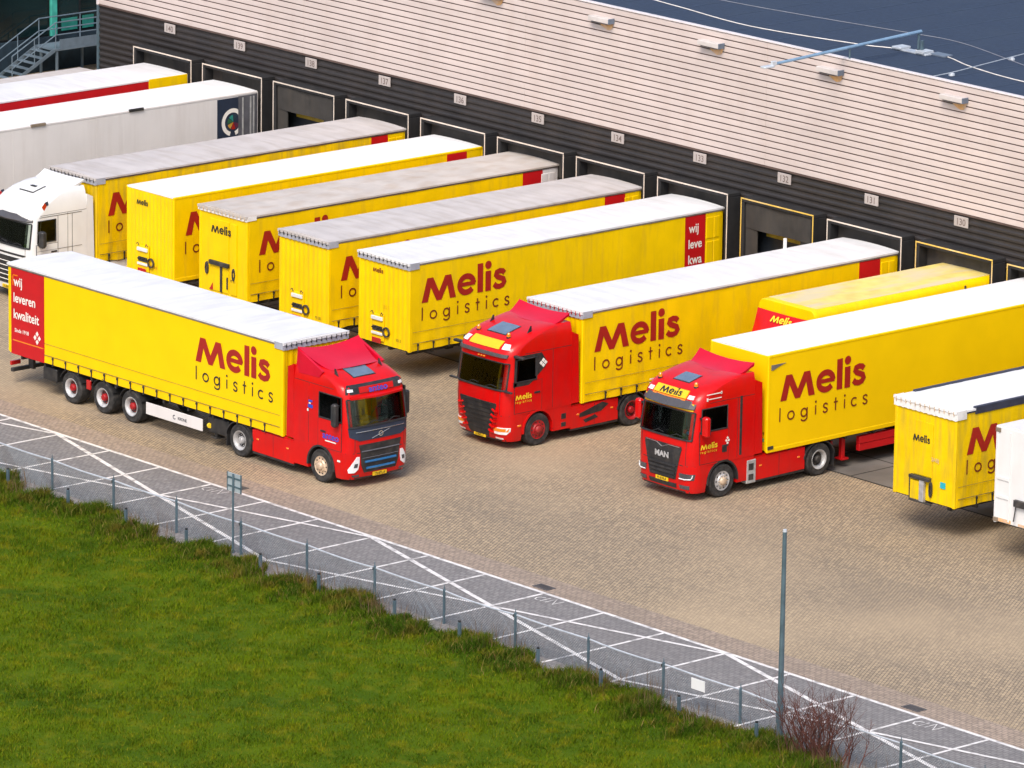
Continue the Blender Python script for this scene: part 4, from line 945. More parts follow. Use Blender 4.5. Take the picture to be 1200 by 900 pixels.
# ------------------------------------------------------------------ ground, yard and markings
def brick_mat(name, c1, c2, mortar, ang, blotch, stain_amt, bw=.22, rh=.11, big=.18, light=None):
    m = bpy.data.materials.new(name); m.use_nodes = True; nt = m.node_tree; N = nt.nodes; L = nt.links; b = N['Principled BSDF']; b.inputs['Roughness'].default_value = .85; b.inputs['Specular IOR Level'].default_value = .25
    tc = N.new('ShaderNodeTexCoord'); mp = N.new('ShaderNodeMapping'); mp.inputs['Rotation'].default_value = (0, 0, R(ang)); L.new(tc.outputs['Object'], mp.inputs[0])
    br = N.new('ShaderNodeTexBrick'); br.inputs['Scale'].default_value = 1; br.inputs['Brick Width'].default_value = bw; br.inputs['Row Height'].default_value = rh; br.inputs['Mortar Size'].default_value = .012; br.inputs['Mortar Smooth'].default_value = .2
    br.inputs['Color1'].default_value = (*c1, 1); br.inputs['Color2'].default_value = (*c2, 1); br.inputs['Mortar'].default_value = (*mortar, 1); L.new(mp.outputs[0], br.inputs['Vector'])
    out = br.outputs['Color']
    # single stones that differ from their neighbours
    wh = N.new('ShaderNodeTexNoise'); wh.inputs['Scale'].default_value = 5.5; wh.inputs['Detail'].default_value = 2; L.new(mp.outputs[0], wh.inputs['Vector'])
    def blend(fac_node, lo, hi, amt, colr, out, mode='MIX'):
        r = N.new('ShaderNodeMapRange'); r.inputs['From Min'].default_value = lo; r.inputs['From Max'].default_value = hi; r.inputs['To Max'].default_value = amt; L.new(fac_node, r.inputs['Value'])
        x = N.new('ShaderNodeMix'); x.data_type = 'RGBA'; x.blend_type = mode; L.new(r.outputs[0], x.inputs['Factor']); L.new(out, x.inputs['A']); x.inputs['B'].default_value = (*colr, 1); return x.outputs['Result']
    out = blend(wh.outputs['Fac'], .5, .75, .38, tuple(np.array(c1) * 1.35), out)
    out = blend(wh.outputs['Fac'], .48, .25, .36, tuple(np.array(c2) * .6), out)
    for k, (s, d, lo, hi, a) in enumerate(((big, 6, .45, .72, stain_amt), (.05, 3, .40, .65, stain_amt * .35))):
        n = N.new('ShaderNodeTexNoise'); n.inputs['Scale'].default_value = s; n.inputs['Detail'].default_value = d; n.inputs['Roughness'].default_value = .6
        m2 = N.new('ShaderNodeMapping'); m2.inputs['Location'].default_value = (k * 31 + 5, 7, 0); m2.inputs['Scale'].default_value = (.6, 1.4, 1); L.new(tc.outputs['Object'], m2.inputs[0]); L.new(m2.outputs[0], n.inputs['Vector'])
        out = blend(n.outputs['Fac'], lo, hi, a, blotch, out)
    if light:
        tm = N.new('ShaderNodeTexNoise'); tm.inputs['Scale'].default_value = 1.0; tm.inputs['Detail'].default_value = 5
        m3 = N.new('ShaderNodeMapping'); m3.inputs['Rotation'].default_value = (0, 0, R(12)); m3.inputs['Scale'].default_value = (.05, 1.1, 1); L.new(tc.outputs['Object'], m3.inputs[0]); L.new(m3.outputs[0], tm.inputs['Vector'])
        out = blend(tm.outputs['Fac'], .54, .70, .28, blotch, out)
        sp_ = N.new('ShaderNodeTexNoise'); sp_.inputs['Scale'].default_value = .55; sp_.inputs['Detail'].default_value = 7; sp_.inputs['Roughness'].default_value = .7; L.new(tc.outputs['Object'], sp_.inputs['Vector'])
        out = blend(sp_.outputs['Fac'], .66, .74, .6, (.06, .05, .045), out)
        n = N.new('ShaderNodeTexNoise'); n.inputs['Scale'].default_value = .12; n.inputs['Detail'].default_value = 4
        m2 = N.new('ShaderNodeMapping'); m2.inputs['Location'].default_value = (61, 17, 0); L.new(tc.outputs['Object'], m2.inputs[0]); L.new(m2.outputs[0], n.inputs['Vector'])
        out = blend(n.outputs['Fac'], .44, .66, .5, light, out)
    L.new(out, b.inputs['Base Color'])
    bp = N.new('ShaderNodeBump'); bp.inputs['Strength'].default_value = .5; bp.inputs['Distance'].default_value = .01; L.new(br.outputs['Fac'], bp.inputs['Height']); bp.invert = True; L.new(bp.outputs[0], b.inputs['Normal'])
    return m
Mt['yard'] = brick_mat('brick_yard', (.43, .33, .215), (.295, .23, .16), (.115, .095, .078), 58, (.17, .142, .115), .40, .20, .10, light=(.47, .36, .235))
Mt['border'] = brick_mat('pale_brick_border', (.40, .31, .245), (.30, .235, .185), (.14, .115, .095), 0, (.19, .155, .125), .5, .22, .11)
Mt['strip'] = brick_mat('grey_paver_strip', (.265, .25, .245), (.20, .19, .19), (.105, .10, .10), 0, (.15, .142, .14), .5, .22, .11)
Mt['soil'] = mat('far_ground', (.07, .08, .03), .95, var=.3, scale=.3)
def sheet(name, x0, x1, y0, y1, z, mn):
    b = new(mn); b.add([(x0, y0, z), (x1, y0, z), (x1, y1, z), (x0, y1, z)], [(0, 1, 2, 3)]); return struct(name, b)
sheet('ground', -1500, 1500, -1500, 1500, -.03, 'soil')
sheet('paved_yard', -130, 90, -24.75, 70, 0, 'yard')
sheet('paving_border', -130, 90, -25.86, -24.75, .001, 'border')
sheet('parking_strip', -130, 90, -31.8, -25.86, 0, 'strip')

def paint_mat():
    m = mat('worn_road_paint', (.72, .69, .67), .6, var=.10, scale=3, dirt=(.27, .255, .25), dirt_amt=.85, dscale=3.5, dstretch=(1, 1, 1), lo=.50, hi=.68); return m
Mt['paint'] = paint_mat()
b = new('paint'); lv = [0]
def line2(p, q, w, z=.006): v, f = stroke([p, q], w); b.add([(x, y, z) for x, y in v], f)
line2((-60, -25.90), (85, -25.90), .13, .006)
for k in range(-22, 30):
    x = 1.48 + 2.503 * k; line2((x, -25.98), (x, -30.25 + .25 * math.sin(k * 2.3)), .10, .009)
for k in range(-3, 4):
    a = -1.1 + 30.15 * k; c = a + 15.05; e = a + 30.15
    line2((a, -25.98), (c, -29.92), .15, .012); line2((c, -29.92), (e, -25.98), .12, .012)
    line2((a, -29.88), (c, -25.98), .12, .015); line2((c, -25.98), (e, -29.88), .15, .015)
for x0, w in ((36.51, .04), (21.48, .035), (6.46, .028), (51.5, .04)):
    for st in ([(.40, -26.20), (.26, -26.24), (.20, -26.36), (.26, -26.49), (.40, -26.52)], [(.515, -26.53), (.515, -26.12)], [(.70, -26.50), (.71, -26.04), (1.0, -26.50), (1.03, -26.06)]):
        v, f = stroke(st, w); b.add([(x0 + x, y, .009) for x, y in v], f)
struct('road_marking', b)
# concrete slabs in front of the docks
b = new('joint'); b.add([(-40, -10.2, .004), (45, -10.2, .004), (45, .68, .004), (-40, .68, .004)], [(0, 1, 2, 3)]); b.use(Mt['conc'])
for i in range(-29, 14):
    for j in range(5):
        x0 = 17.69 + 2.0 * i; y0 = -10.16 + 2.05 * j; b.add([(x0 + .03, y0 + .03, .010), (x0 + 1.97, y0 + .03, .010), (x0 + 1.97, y0 + 2.02, .010), (x0 + .03, y0 + 2.02, .010)], [(0, 1, 2, 3)])
struct('concrete_apron', b)
for x, lab in ((7.24, 'dark rectangular drain grate in brick border behind the road sign'), (21.03, 'dark drain grate at bay line just right of the fence middle'), (35.83, 'dark drain grate in brick border behind the tall pole')):
    t = thing('drain_grate', lab, 'drain', (x, -25.52, 0), 0, 'drains along the parking bays'); t.scale = (.68, .72, 1)
    g = new('iron')
    for k in range(9): g.box(-.42 + k * .1, -.38 + k * .1, -.2, .2, .004, .016)
    g.box(-.46, .46, -.24, -.19, .004, .018); g.box(-.46, .46, .19, .24, .004, .018); g.box(-.46, -.42, -.19, .19, .004, .018); g.box(.42, .46, -.19, .19, .004, .018); part('grate', g, t)
    g = new('joint'); g.add([(-.44, -.22, .006), (.44, -.22, .006), (.44, .22, .006), (-.44, .22, .006)], [(0, 1, 2, 3)]); part('drain_pit', g, t)

# ------------------------------------------------------------------ warehouse
YW = .70; XL, XR = -33.70, 48.0; ZB, ZT = 5.56, 9.74
wh = thing('warehouse', 'long warehouse with cream ribbed upper wall, charcoal lower wall and flat dark roof', 'building', (XL, YW, 0))
def W(x): return x - XL
H = XR - XL
b = new('clad_dark'); n = 24; zs = []; prof = []
for i in range(n * 4 + 1):
    z = ZB * i / (n * 4); prof.append((.02 + (0, .035, .035, 0)[i % 4], z))
b.prism(prof + [(.30, ZB), (.30, 0)], 0, 0, H); part('dark_cladding', b, wh)
b = new('clad_white'); n = 19; ph = (ZT - .03 - ZB) / n
for k in range(n):
    for x in range(0, 82, 12):
        x0 = x + (.0 if x == 0 else .008); b.box(x0, min(x + 12, H), 0, .10, ZB + k * ph + .022, ZB + (k + 1) * ph - .022, .006)
part('cream_cladding', b, wh)
b = new('seam'); b.box(0, H, .035, .20, ZB - .01, ZT - .05); b.box(0, H, -.02, .05, ZB - .035, ZB + .010); part('cladding_seam', b, wh)
b = new('cap'); b.box(-.06, H, -.03, .17, ZT - .025, ZT + .02, .008); part('parapet_cap', b, wh)
b = new('roofing'); b.box(.0, H, .18, 70, 9.40, 9.56); part('roof', b, wh)
b = new('roofing_seam')
for x in np.arange(1.2, H, 2.0): b.box(x, x + .10, .20, 69, 9.555, 9.566)
part('roof_seam', b, wh)
b = new('cap'); b.box(-.10, .02, -.028, .5, ZB - .02, ZT - .03, .01); part('corner_trim', b, wh)
b = new('galv'); b.box(-.09, .015, -.025, .5, .0, ZB - .03, .01); part('corner_post', b, wh)
b = new('clad_dark'); b.box(.03, .2, .5, 69, 0, 9.4); part('gable_wall', b, wh)

DP = 4.0825
occupied = {-7: 'red and white trailer', -6: 'plain white trailer', -5: None, -4: 'grey roofed trailer', -3: 'bright white roofed trailer', -2: 'stained roofed trailer', -1: 'pale grey roofed trailer', 0: 'slogan sided trailer', 1: None, 2: 'tall grille truck', 3: 'yellow roofed lorry', 4: 'big yellow box trailer', 5: None, 6: 'white capped trailer', 7: 'white container', 8: None}
for i in range(-7, 9):
    num = 133 - i; cx = i * DP - .51; who = occupied[i]
    t = thing('dock_shelter', ('black dock shelter below sign %d around the rear of the %s' % (num, who)) if who else ('empty black dock shelter below sign %d with raised door' % num), 'dock shelter', (cx, YW, 0), 0, 'dock shelters along the warehouse')
    yf = .10 - YW; b = new('shelter')
    b.box(-1.72, 1.72, yf, .0, 4.36, 4.50, .02); b.box(-1.72, -1.58, yf, .0, .0, 4.36, .02); b.box(1.58, 1.72, yf, .0, .0, 4.36, .02); part('shelter_frame', b, t)
    yc = .46 - YW if who else .17 - YW
    c = new('curtain_dk'); top = [(x, yc - .03 * math.sin(x * 3 + z), z) for z in np.linspace(3.50, 4.36, 5) for x in np.linspace(-1.57, 1.57, 12)]; c.shell(top, [(x, y + .03, z) for x, y, z in top], 12, 5); part('head_curtain', c, t)
    for s in (-1, 1):
        c = new('curtain_dk'); xs = np.linspace(s * 1.57, s * 1.02, 5); xs = xs if s < 0 else xs[::-1]
        top = [(x, yc + .04, z) for z in np.linspace(.9, 4.3, 6) for x in xs]; c.shell(top, [(x, y + .03, z) for x, y, z in top], 5, 6); part('side_curtain', c, t)
    e = new('edge_worn' if i in (1, 3, 4) else 'edge_white')
    e.box(-1.725, 1.725, yf - .012, yf - .003, 4.462, 4.506); e.box(-1.725, -1.685, yf - .012, yf - .003, 1.0, 4.46); e.box(1.685, 1.725, yf - .012, yf - .003, 1.0, 4.45); part('edge_stripe', e, t)
    d = new('door_dark'); d.box(-1.5, 1.5, -.075, -.02, 1.1, 4.3); dd = part('dock_door', d, t)
    l = new('leveller'); l.box(-1.0, 1.45, -.105, -.08, 3.24, 3.42, .01); part('door_rail', l, dd)
    bu = new('black'); bu.box(-1.3, -1.0, yf - .05, -.03, .75, 1.2, .03); bu.box(1.0, 1.3, yf - .05, -.03, .75, 1.2, .03); part('dock_bumper', bu, t)
    sg = thing('dock_number_sign', 'small pale wall sign reading %d above the dock' % num, 'sign', (i * DP - .81, YW, 5.30), 0, 'dock number signs')
    p = new('sign'); p.box(-.31, .31, -.03, .012, -.17, .17, .008); pl = part('sign_plate', p, sg)
    x = new('sign_letter'); decal(x, text2d(str(num), .31, .003, .95), lambda u, v, k: (u, -.036 - k, -.11 + v)); part('number', x, pl)
for k, x in enumerate((-11.35, -5.70, -.27, 5.39, 11.04, 16.7)):
    near = ('sign 136', 'sign 135', 'sign 133', 'sign 132', 'sign 130', 'sign 129')[k]
    t = thing('wall_lamp', 'grey box wall lamp near the roof edge over %s' % near, 'wall lamp', (x, YW, 9.27), 0, 'wall lamps under the roof edge')
    b = new('lampbox'); b.box(-.52, .50, -.28, -.005, -.08, .085, .015); part('housing', b, t)
    b = new('lampend'); b.box(.502, .54, -.285, -.005, -.09, .095, .01); part('end_cap', b, t)
    b = new('grey'); b.box(-.4, .4, -.25, -.06, -.115, -.10); part('lamp_glass', b, t)
    b = new('blotch'); st = [(-.22, -.12), (.46, -.12), (.44, -.24), (.34, -.33), (.18, -.36), (.02, -.30), (-.14, -.22)]; b.prism(st, 1, -.012, -.008); part('rust_and_painted_glow', b, t)  # lamp's warm glow on the wall, painted as an orange patch

EZ = 2.95
Mt['dull_plum'] = mat('dull_plum', (.12, .02, .05)); Mt['dull_green'] = mat('dull_green', (.03, .12, .05)); Mt['dull_amber'] = mat('dull_amber', (.5, .27, .04))
# things on the roof
t = thing('roof_lamp_boom', 'long blue-grey lamp boom reaching over the roof edge', 'lamp boom', (6.1, 3.9, 9.56))
b = new('galv'); b.tube([(0, 0, 0), (0, 0, .72)], .045, 8); b.box(.12, .2, -.05, .05, .0, .45, .01); part('boom_post', b, t)
b = new('boom'); b.tube([(0, .1, .72), (0, -6.6, .42)], [.06, .05], 8); part('boom_arm', b, t)
b = new('galv'); b.tube([(0, -3.15, .2), (0, -3.15, .52)], .03, 6); part('boom_support', b, t)
b = new('galv_lt'); b.box(-.12, .12, -7.05, -6.6, .33, .40, .02); b.box(-.05, .05, -6.65, -6.45, .38, .52, .01); part('lamp_head', b, t)
b = new('galv_lt'); b.box(-1.1, .5, -.18, .18, .0, .05, .01); b.box(-1.0, -.6, -.25, .25, .05, .12, .01); b.box(.1, .45, -.25, .25, .05, .14, .01); part('base_plate', b, t)
b = new('lampend'); b.box(.4, 1.1, .1, .5, .0, .06, .01); part('rubber_mat', b, t)
def cable(name, pts, r, mn, lab, z=9.56):
    P = [Vector((x, y, z + r)) for x, y in pts]; Q = []
    for a in range(len(P) - 1):
        p0, p1, p2, p3 = P[max(a - 1, 0)], P[a], P[a + 1], P[min(a + 2, len(P) - 1)]
        for q in range(6):
            u = q / 6; Q.append(.5 * ((2 * p1) + (p2 - p0) * u + (2 * p0 - 5 * p1 + 4 * p2 - p3) * u * u + (3 * p1 - p0 - 3 * p2 + p3) * u ** 3))
    Q.append(P[-1]); o = Q[0].copy(); b = new(mn); b.tube([q - o for q in Q], r, 5); ob = part(name, b); ob.location = o; return tag(ob, lab, 'cable')
cable('roof_cable', [(-12, 4.2), (-8.5, 3.7), (-5.89, 3.3), (-4.44, 3.12), (-.57, 2.67), (3.65, 3.32), (4.9, 3.75), (6.23, 4.32), (7.4, 4.1), (8.91, 3.58), (11.59, 3.19), (16, 3.4)], .019, 'cable', 'pale cable lying in curves across the dark roof')
cable('roof_wire', [(-12, 4.9), (-4.49, 5.17), (-.3, 5.6), (3.24, 6.1), (5.5, 6.3), (8.57, 5.51), (16, 3.2)], .014, 'wire', 'thin grey wire on the roof behind the lamp boom')
lw = thing('lightning_wire', 'straight thin wire held by small blocks crossing the roof edge', 'wire', (9.2, 3.9, 9.56))
b = new('galv_lt'); b.tube([(.26, -2.9, .09), (.2, -1.78, .10), (-.45, 1.65, .10), (-1.6, 7.6, .10)], .014, 5); part('wire_run', b, lw)
for x, y in ((.2, -1.78), (-.45, 1.65), (-1.0, 4.6)):
    b = new('galv_lt'); b.lathe([(0, .11), (.06, .10), (.09, .05)], (x, y, 0), 12, 2); part('wire_holder', b, lw)

# ------------------------------------------------------------------ neighbouring office
of = thing('office_building', 'dark glazed office wall with teal column behind the warehouse corner', 'building', (-47, 0, 0))
b = new('plinth'); b.box(-.6, .05, -30, 45, 0, 1.40, .02); part('plinth', b, of)
b = new('fac'); b.box(-.6, 0, -30, 45, 1.402, 11); part('wall', b, of)
b = new('teal_pole'); b.box(.003, .16, 8.46, 8.74, 1.402, 10.8, .01); part('column', b, of)
for y0, y1 in ((8.9, 9.86), (9.98, 10.9), (11.0, 12.0), (5.4, 8.3), (2.0, 5.2), (-1.4, 1.8)):
    f = new('fac'); f.box(.003, .06, y0 - .05, y1 + .05, 1.45, 5.0, .01); fr = part('window_frame', f, of)
    g = new('dkglass'); g.box(.061, .075, y0, y1, 1.5, 4.94); part('window_pane', g, fr)
for y0, y1, z0, z1 in ((8.98, 9.76, 1.56, 2.05), (10.02, 10.58, 1.56, 2.07)):
    g = new('teal'); g.box(.10, .13, y0, y1, z0, z1, .004); part('glass_panel', g, of)
st = thing('metal_stairs', 'blue-grey outdoor steel stairs with railed landing by the dark office', 'stairs', (-45.5, 7.6, 0))
b = new('stairs'); b.box(-1.2, 0, 0, 4.6, 1.10, 1.20, .01); part('landing', b, st)
b = new('stairs'); b.box(-.03, .0, .25, 4.6, 1.203, 1.55); part('kick_plate', b, st)
b = new('stairs')
for x in (-.08, -1.12):
    for y in (.15, 2.2, 4.4): b.box(x - .04, x + .04, y - .04, y + .04, 0, 1.1)
part('stair_leg', b, st)
for x in (0, -1.14):
    b = new('stairs'); b.prism([(-2.35, .0), (-2.1, .0), (.02, 1.08), (.02, 1.20), (-.1, 1.20)], 0, x - .03, x); part('stringer', b, st)
for k in range(6):
    b = new('stairs'); y = -1.95 + k * .34; b.box(-1.11, -.03, y - .14, y + .12, .17 + k * .175, .20 + k * .175, .006); part('tread', b, st)
for x in (-.02, -1.12):
    b = new('stairs')
    for h in (1.05, .55): b.tube([(x, -2.1, .1 + h), (x, .05, 1.2 + h), (x, 4.6, 1.2 + h)], .025, 6)
    for y, z in ((-2.1, .1), (-1.0, .64), (.05, 1.2), (2.1, 1.2), (4.4, 1.2)): b.tube([(x, y, z), (x, y, z + 1.06)], .022, 6)
    part('railing', b, st)
t = thing('wooden_crate', 'brown crate with pale lid beside the warehouse corner', 'crate', (-44.2, 9.9, 0)); b = new('wood'); b.box(-.45, .45, -.5, .5, 0, .55, .02); part('crate_body', b, t); b = new('crate'); b.box(-.5, .5, -.55, .55, .552, .60, .01); part('lid', b, t)

# ------------------------------------------------------------------ trailers at the docks
DN = R(-90)       # facing away from the building
TR = {'T1': (-28.94, .14), 'T2': (-24.93, .2), 'T3': (-16.548, .08), 'T4': (-12.674, .30), 'T5': (-8.851, .40), 'T6': (-4.368, .17), 'T7': (-.415, .24), 'T8': (7.853, .20), 'T9': (12.0, .60), 'T10': (15.807, .49), 'T11': (23.781, .46), 'T12': (28.07, .28)}
G = 'semi-trailers backed onto the docks'
def tr(k, label, name='semi_trailer', cat='trailer', g=G): x, y = TR[k]; return thing(name, label, cat, (x, y, 0), DN, g)
r = tr('T1', 'trailer with white roof, red side band and yellow rear under sign 140')
box_trailer(r, 13.6, 'red_tarp', 'roof_white', text=False, edge='white', rearm='red_tarp', flutes=False, seams=False, red_panel=None)
b = new('yellow_metal')
for s in (1, -1): b.box(.0, 1.78, s * (HW - .02), s * (HW + .016), 1.2, 3.95, .006)
SPLIT.add('rear_side_panel'); part('rear_side_panel', b, r)
r = tr('T2', 'plain white box trailer with navy panel bearing a white ring and colour wheel')
box_trailer(r, 13.6, 'white_box', 'roof_clean', text=False, edge='white_box', rearm='white', flutes=False)
b = new('navy'); b.box(.90, 1.86, HW - .02, HW + .014, 1.3, 3.84); pn = part('logo_panel', b, r)
b = new('white_letter'); v, f = stroke(arc(0, EZ, .43, .43, -75, 255, 40), .15); b.add([(max(.905, 1.16 - x), HW + .018, z) for x, z in v], f); part('ring_emblem', b, pn)
b = MB()
for k, mn in enumerate(('logo_red', 'dull_plum', 'navy', 'plinth', 'teal', 'dull_green', 'dull_amber')):
    b.use(Mt[mn]); a0, a1 = -115 + k * 51.4, -115 + (k + 1) * 51.4; P = [(0, EZ)] + arc(0, EZ, .27, .27, a0 + 4, a1 - 4, 6); b.add([(max(.905, 1.13 - x), HW + .022, z) for x, z in P], [tuple(range(len(P)))])
part('colour_wheel', b, pn)
b = new('grey'); b.box(.02, .895, HW - .02, HW + .013, 1.2, 3.86); b.use(Mt['steel_dull'])
for x in (.16, .30, .66): b.box(x, x + .06, HW + .013, HW + .03, 1.25, 3.8)
part('rear_side_frame', b, r)
for x, mn in ((5.55, 'black'), (9.9, 'wood')):
    b = new(mn); b.box(x - .32, x + .32, HW - .02, HW + .06, 3.90, 4.0, .01); part('side_marker', b, r)
r = thing('box_van_body', 'low white box body behind the red and white trailer, left of dock 140', 'trailer', (-31.97, -.62, 0), DN, G)
box_trailer(r, 8.0, 'white', 'roof_grey', zt=3.42, wheels=(2.2,), text=False, edge='white', flutes=False, HWb=1.15, legs=False, rearm='white')

r = tr('T3', 'yellow curtain trailer with dusty grey roof hitched to the white truck')
curtain_trailer(r, panel_text=None, roof='roof_grey', rail='rail_dark', strip='strip_grey', amp=.020, ph=1.0, tarp='yellow_old', rear_x=(.80, 1.55), front=None, code=('L 17', .98, 2.05, .12, 'black_letter'))
r = tr('T4', 'yellow box trailer with bright clean white roof, second left of the moving truck')
box_trailer(r, 13.6, 'yellow_metal', 'roof_clean', red_panel=(.72, 1.62), front=(-.32, 'panel'), fl=(3.42, .16, -.72, 'black_letter', .85), code=('M 24', .25, 1.36, .16), seams=False)
r = tr('T5', 'yellow curtain trailer with brown stained roof and large black name on its front')
curtain_trailer(r, panel_text=None, roof='roof_stain', rail='rail_dark', strip='strip_white', tick='bronze', amp=.014, ph=2.0, rear_x=(.70, 1.60), rear_mat='white_box', front=(-.15, 'rack'), fl=(3.16, .24, -.60, 'black_letter', .95, .04), style='flat', code=('M 31', .55, 1.62, .14, 'black_letter'), strip_z=(3.80, 3.98))
r = tr('T6', 'yellow curtain trailer with pale grey roof under sign 134')
curtain_trailer(r, panel_text=None, roof='roof_grey', rail='rail_grey', strip='strip_grey', amp=.016, ph=3.0, rear_x=(.74, 1.66), front=(-.28, 'panel'), fl=None, code=('M 08', .75, 1.32, .14, 'black_letter'))
r = tr('T7', 'yellow curtain trailer showing full slogan panel under sign 133')
curtain_trailer(r, roof='roof_white', rail='rail_grey', strip='strip_grey', amp=.014, ph=4.2, rear_x=(.80, 1.72), panel_text=('wij', 'leve', 'kwa'), front=(-.27, 'panel'), fl=(3.40, .13, -.58, 'logo_dark', .85), code=('0012', .75, 1.32, .13, 'black_letter'))
b = new('yellow_old'); decal(b, text2d('2827', .17), lambda u, v, k: (13.62 + .012 + k, .08 + u, 2.28 + v)); part('fleet_code', b, r)
r = tr('T8', 'yellow curtain trailer coupled to the red truck with tall black grille')
curtain_trailer(r, panel_text=None, roof='roof_white', rail='rail_grey', strip='strip_grey', tick='red_lens', amp=.014, ph=5.1, rear_x=(.80, 1.74), front=None, fl=None, legs=True)
b = new('white'); b.box(2.6, 2.68, -1.28, -1.2, 3.95, 4.32); part('roof_peg', b, r)
r = tr('T10', 'long smooth yellow box trailer behind the red truck with dark trapezoid grille')
box_trailer(r, 13.6, 'yellow_new', 'roof_clean', text=True, skirt='red', flutes=False, fl=(3.42, .17, -.37, 'black_letter', .85), edge='yellow_new', seams=False, logo_dx=.50, zb=1.12, zt=4.09, corner=.02)
b = new('red_tarp')
for s in (1, -1):
    b.box(5.5, 9.62, s * 1.05, s * 1.20, .48, .70, .01); b.box(5.5, 9.62, s * 1.05, s * 1.215, .71, .93, .01)
part('side_guard', b, r)
b = new('rail_grey'); b.prism([(13.50, 3.62), (13.50, 3.78), (12.9, 3.78), (13.2, 3.70), (13.42, 3.62)], 1, HW + .008, HW + .02); b.use(Mt['frame']); b.box(13.35, 13.58, HW - .01, HW + .022, 1.17, 1.27); part('body_marking', b, r)
b = new('logo_dark'); decal(b, text2d('OK 98', .13), lambda u, v, k: (13.61 + k, .98 + u, 1.62 + v)); b.use(Mt['green_item']); b.box(13.59, 13.612, 1.0, 1.14, 1.40, 1.50); part('fleet_code', b, r)
r = tr('T11', 'yellow curtain trailer with white roof cap, navy side rails and hose rack')
curtain_trailer(r, roof='roof_clean', rail='rail_navy', strip='strip_white', tick='bronze', amp=.014, ph=6.3, tarp='yellow_old', front=(-.1, 'cage'), fl=(2.80, .19, -.48, 'black_letter', .8, .035), style='flat', code=('2ABJ', .46, 2.32, .16, 'bronze'), logo_dx=.42, strip_z=(3.70, 4.0))
b = new('rail_navy')
for s in (1, -1): b.box(.02, 12.9, s * 1.18, s * 1.305, 3.80, 4.03, .015)
part('side_rail_cover', b, r)
r = tr('T12', 'white container trailer with rusty corners cut off by the right edge', 'container_trailer')
box_trailer(r, 13.6, 'white', 'white', zb=1.14, zt=3.98, text=False, edge='white', flutes=False, seams=False, corner=.01, rearm='white')
b = new('white')
for s in (1, -1):
    for z in (1.9, 2.45): b.box(13.60, 13.63, s * 1.20, s * .72, z - .05, z + .05, .008)
    b.box(13.598, 13.625, s * .66, s * .72, 1.2, 3.85, .006)
part('front_brace', b, r)
b = new('wood')
for s in (1, -1):
    for z in (1.20, 3.86): b.box(13.45, 13.64, s * 1.10, s * 1.288, z - .06, z + .06, .01)
part('corner_casting', b, r)
b = new('frame'); b.box(13.61, 13.72, -.42, .1, 1.75, 1.95, .01); b.tube([(13.66, -.35, 1.8), (13.7, -.4, 1.3)], .02, 6); part('hose_rack', b, r)
b = new('blotch'); b.box(13.598, 13.608, -1.1, -.6, 1.16, 1.26); b.box(13.598, 13.608, -.3, .3, 1.16, 1.24); part('rust_and_painted_glow', b, r)

# yellow lorry with a rigid body and its red cab
r = thing('box_lorry', 'lorry with dusty yellow roofed box and red cab, mostly hidden by neighbours', 'lorry', (TR['T9'][0], .60, 0), DN)
L9 = 8.1; b = new('yellow_metal')
q = [(-1.275, 1.1), (1.275, 1.1), (1.275, 3.62), (1.245, 3.76), (1.17, 3.86), (1.06, 3.895), (-1.06, 3.895), (-1.17, 3.86), (-1.245, 3.76), (-1.275, 3.62)]
rings = [(0, 1.0), (L9 - .22, 1.0), (L9 - .10, .985), (L9 - .02, .95), (L9, .90)]
vs = [(x, y * (1 if k == 1 else .9 + k * .1), 1.1 + (z - 1.1) * (.9 + k * .1)) for x, k in rings for y, z in q]; n = len(q)
b.add(vs, [[j * n + i, j * n + (i + 1) % n, (j + 1) * n + (i + 1) % n, (j + 1) * n + i] for j in range(4) for i in range(n)] + [list(range(n))[::-1], [4 * n + i for i in range(n)]]); part('box_body', b, r, True)
b = new('yellow_roof'); b.box(.1, L9 - .25, -1.06, 1.06, 3.89, 3.905); part('roof_skin', b, r)
b = new('red_tarp'); b.box(1.55, 2.25, 1.26, 1.288, 1.3, 3.60); part('red_panel', b, r)
b = new('white_box'); b.box(.0, 1.5, 1.26, 1.29, 1.2, 3.62); b.use(Mt['frame']); b.box(1.5, 1.54, 1.26, 1.31, 1.2, 3.78); b.box(0, 1.5, 1.26, 1.30, 3.63, 3.66); part('rear_side_frame', b, r)
chassis(r, 8.0, False, None, 1.06); trailer_wheels(r, (2.2,), ('rear', 'steel', 'steel'))
cr = link('cab', None, r, (L9, 0, 0))
prof = [(.28, 2.2, .3, 1.19, .3), (.45, 2.28, .3, 1.23, .34), (1.1, 2.3, .3, 1.25, .3), (1.45, 2.3, .3, 1.25, .3), (1.8, 2.28, .3, 1.25, .3), (2.5, 2.15, .3, 1.24, .3), (2.7, 2.08, .3, 1.22, .3), (2.86, 1.9, .3, 1.18, .35), (2.95, 1.6, .3, 1.12, .35), (2.98, 1.4, .3, 1.1, .3)]
b = MB().use(Mt['red']); cc = Cab(cr, [(z if z < 1.5 else z - .3, x - .25 if x > 1 else x, k, h, q_) for z, x, k, h, q_ in prof], 'red'); zz = [p[0] for p in cc.prof]; rg = [cc.ring(z) for z in zz]; n = len(rg[0])
b.add([q_ for x in rg for q_ in x], [[j * n + i, j * n + (i + 1) % n, (j + 1) * n + (i + 1) % n, (j + 1) * n + i] for j in range(len(zz) - 1) for i in range(n)] + [[(len(zz) - 1) * n + i for i in range(n)]])
me = b.mesh('cab', True); bpy.data.objects.remove(cr); cr = link('cab', me, r, (L9, 0, 0)); cc.root = cr
cc.fpatch('windscreen', [(1.55, -1.05, 1.05), (2.15, -1.05, 1.05)], 'black', .012, .03)
sp = cc.spoiler(.62, .06, 2.75, 3.58, 'red', 1.16, 1.24, .02, sides=False)
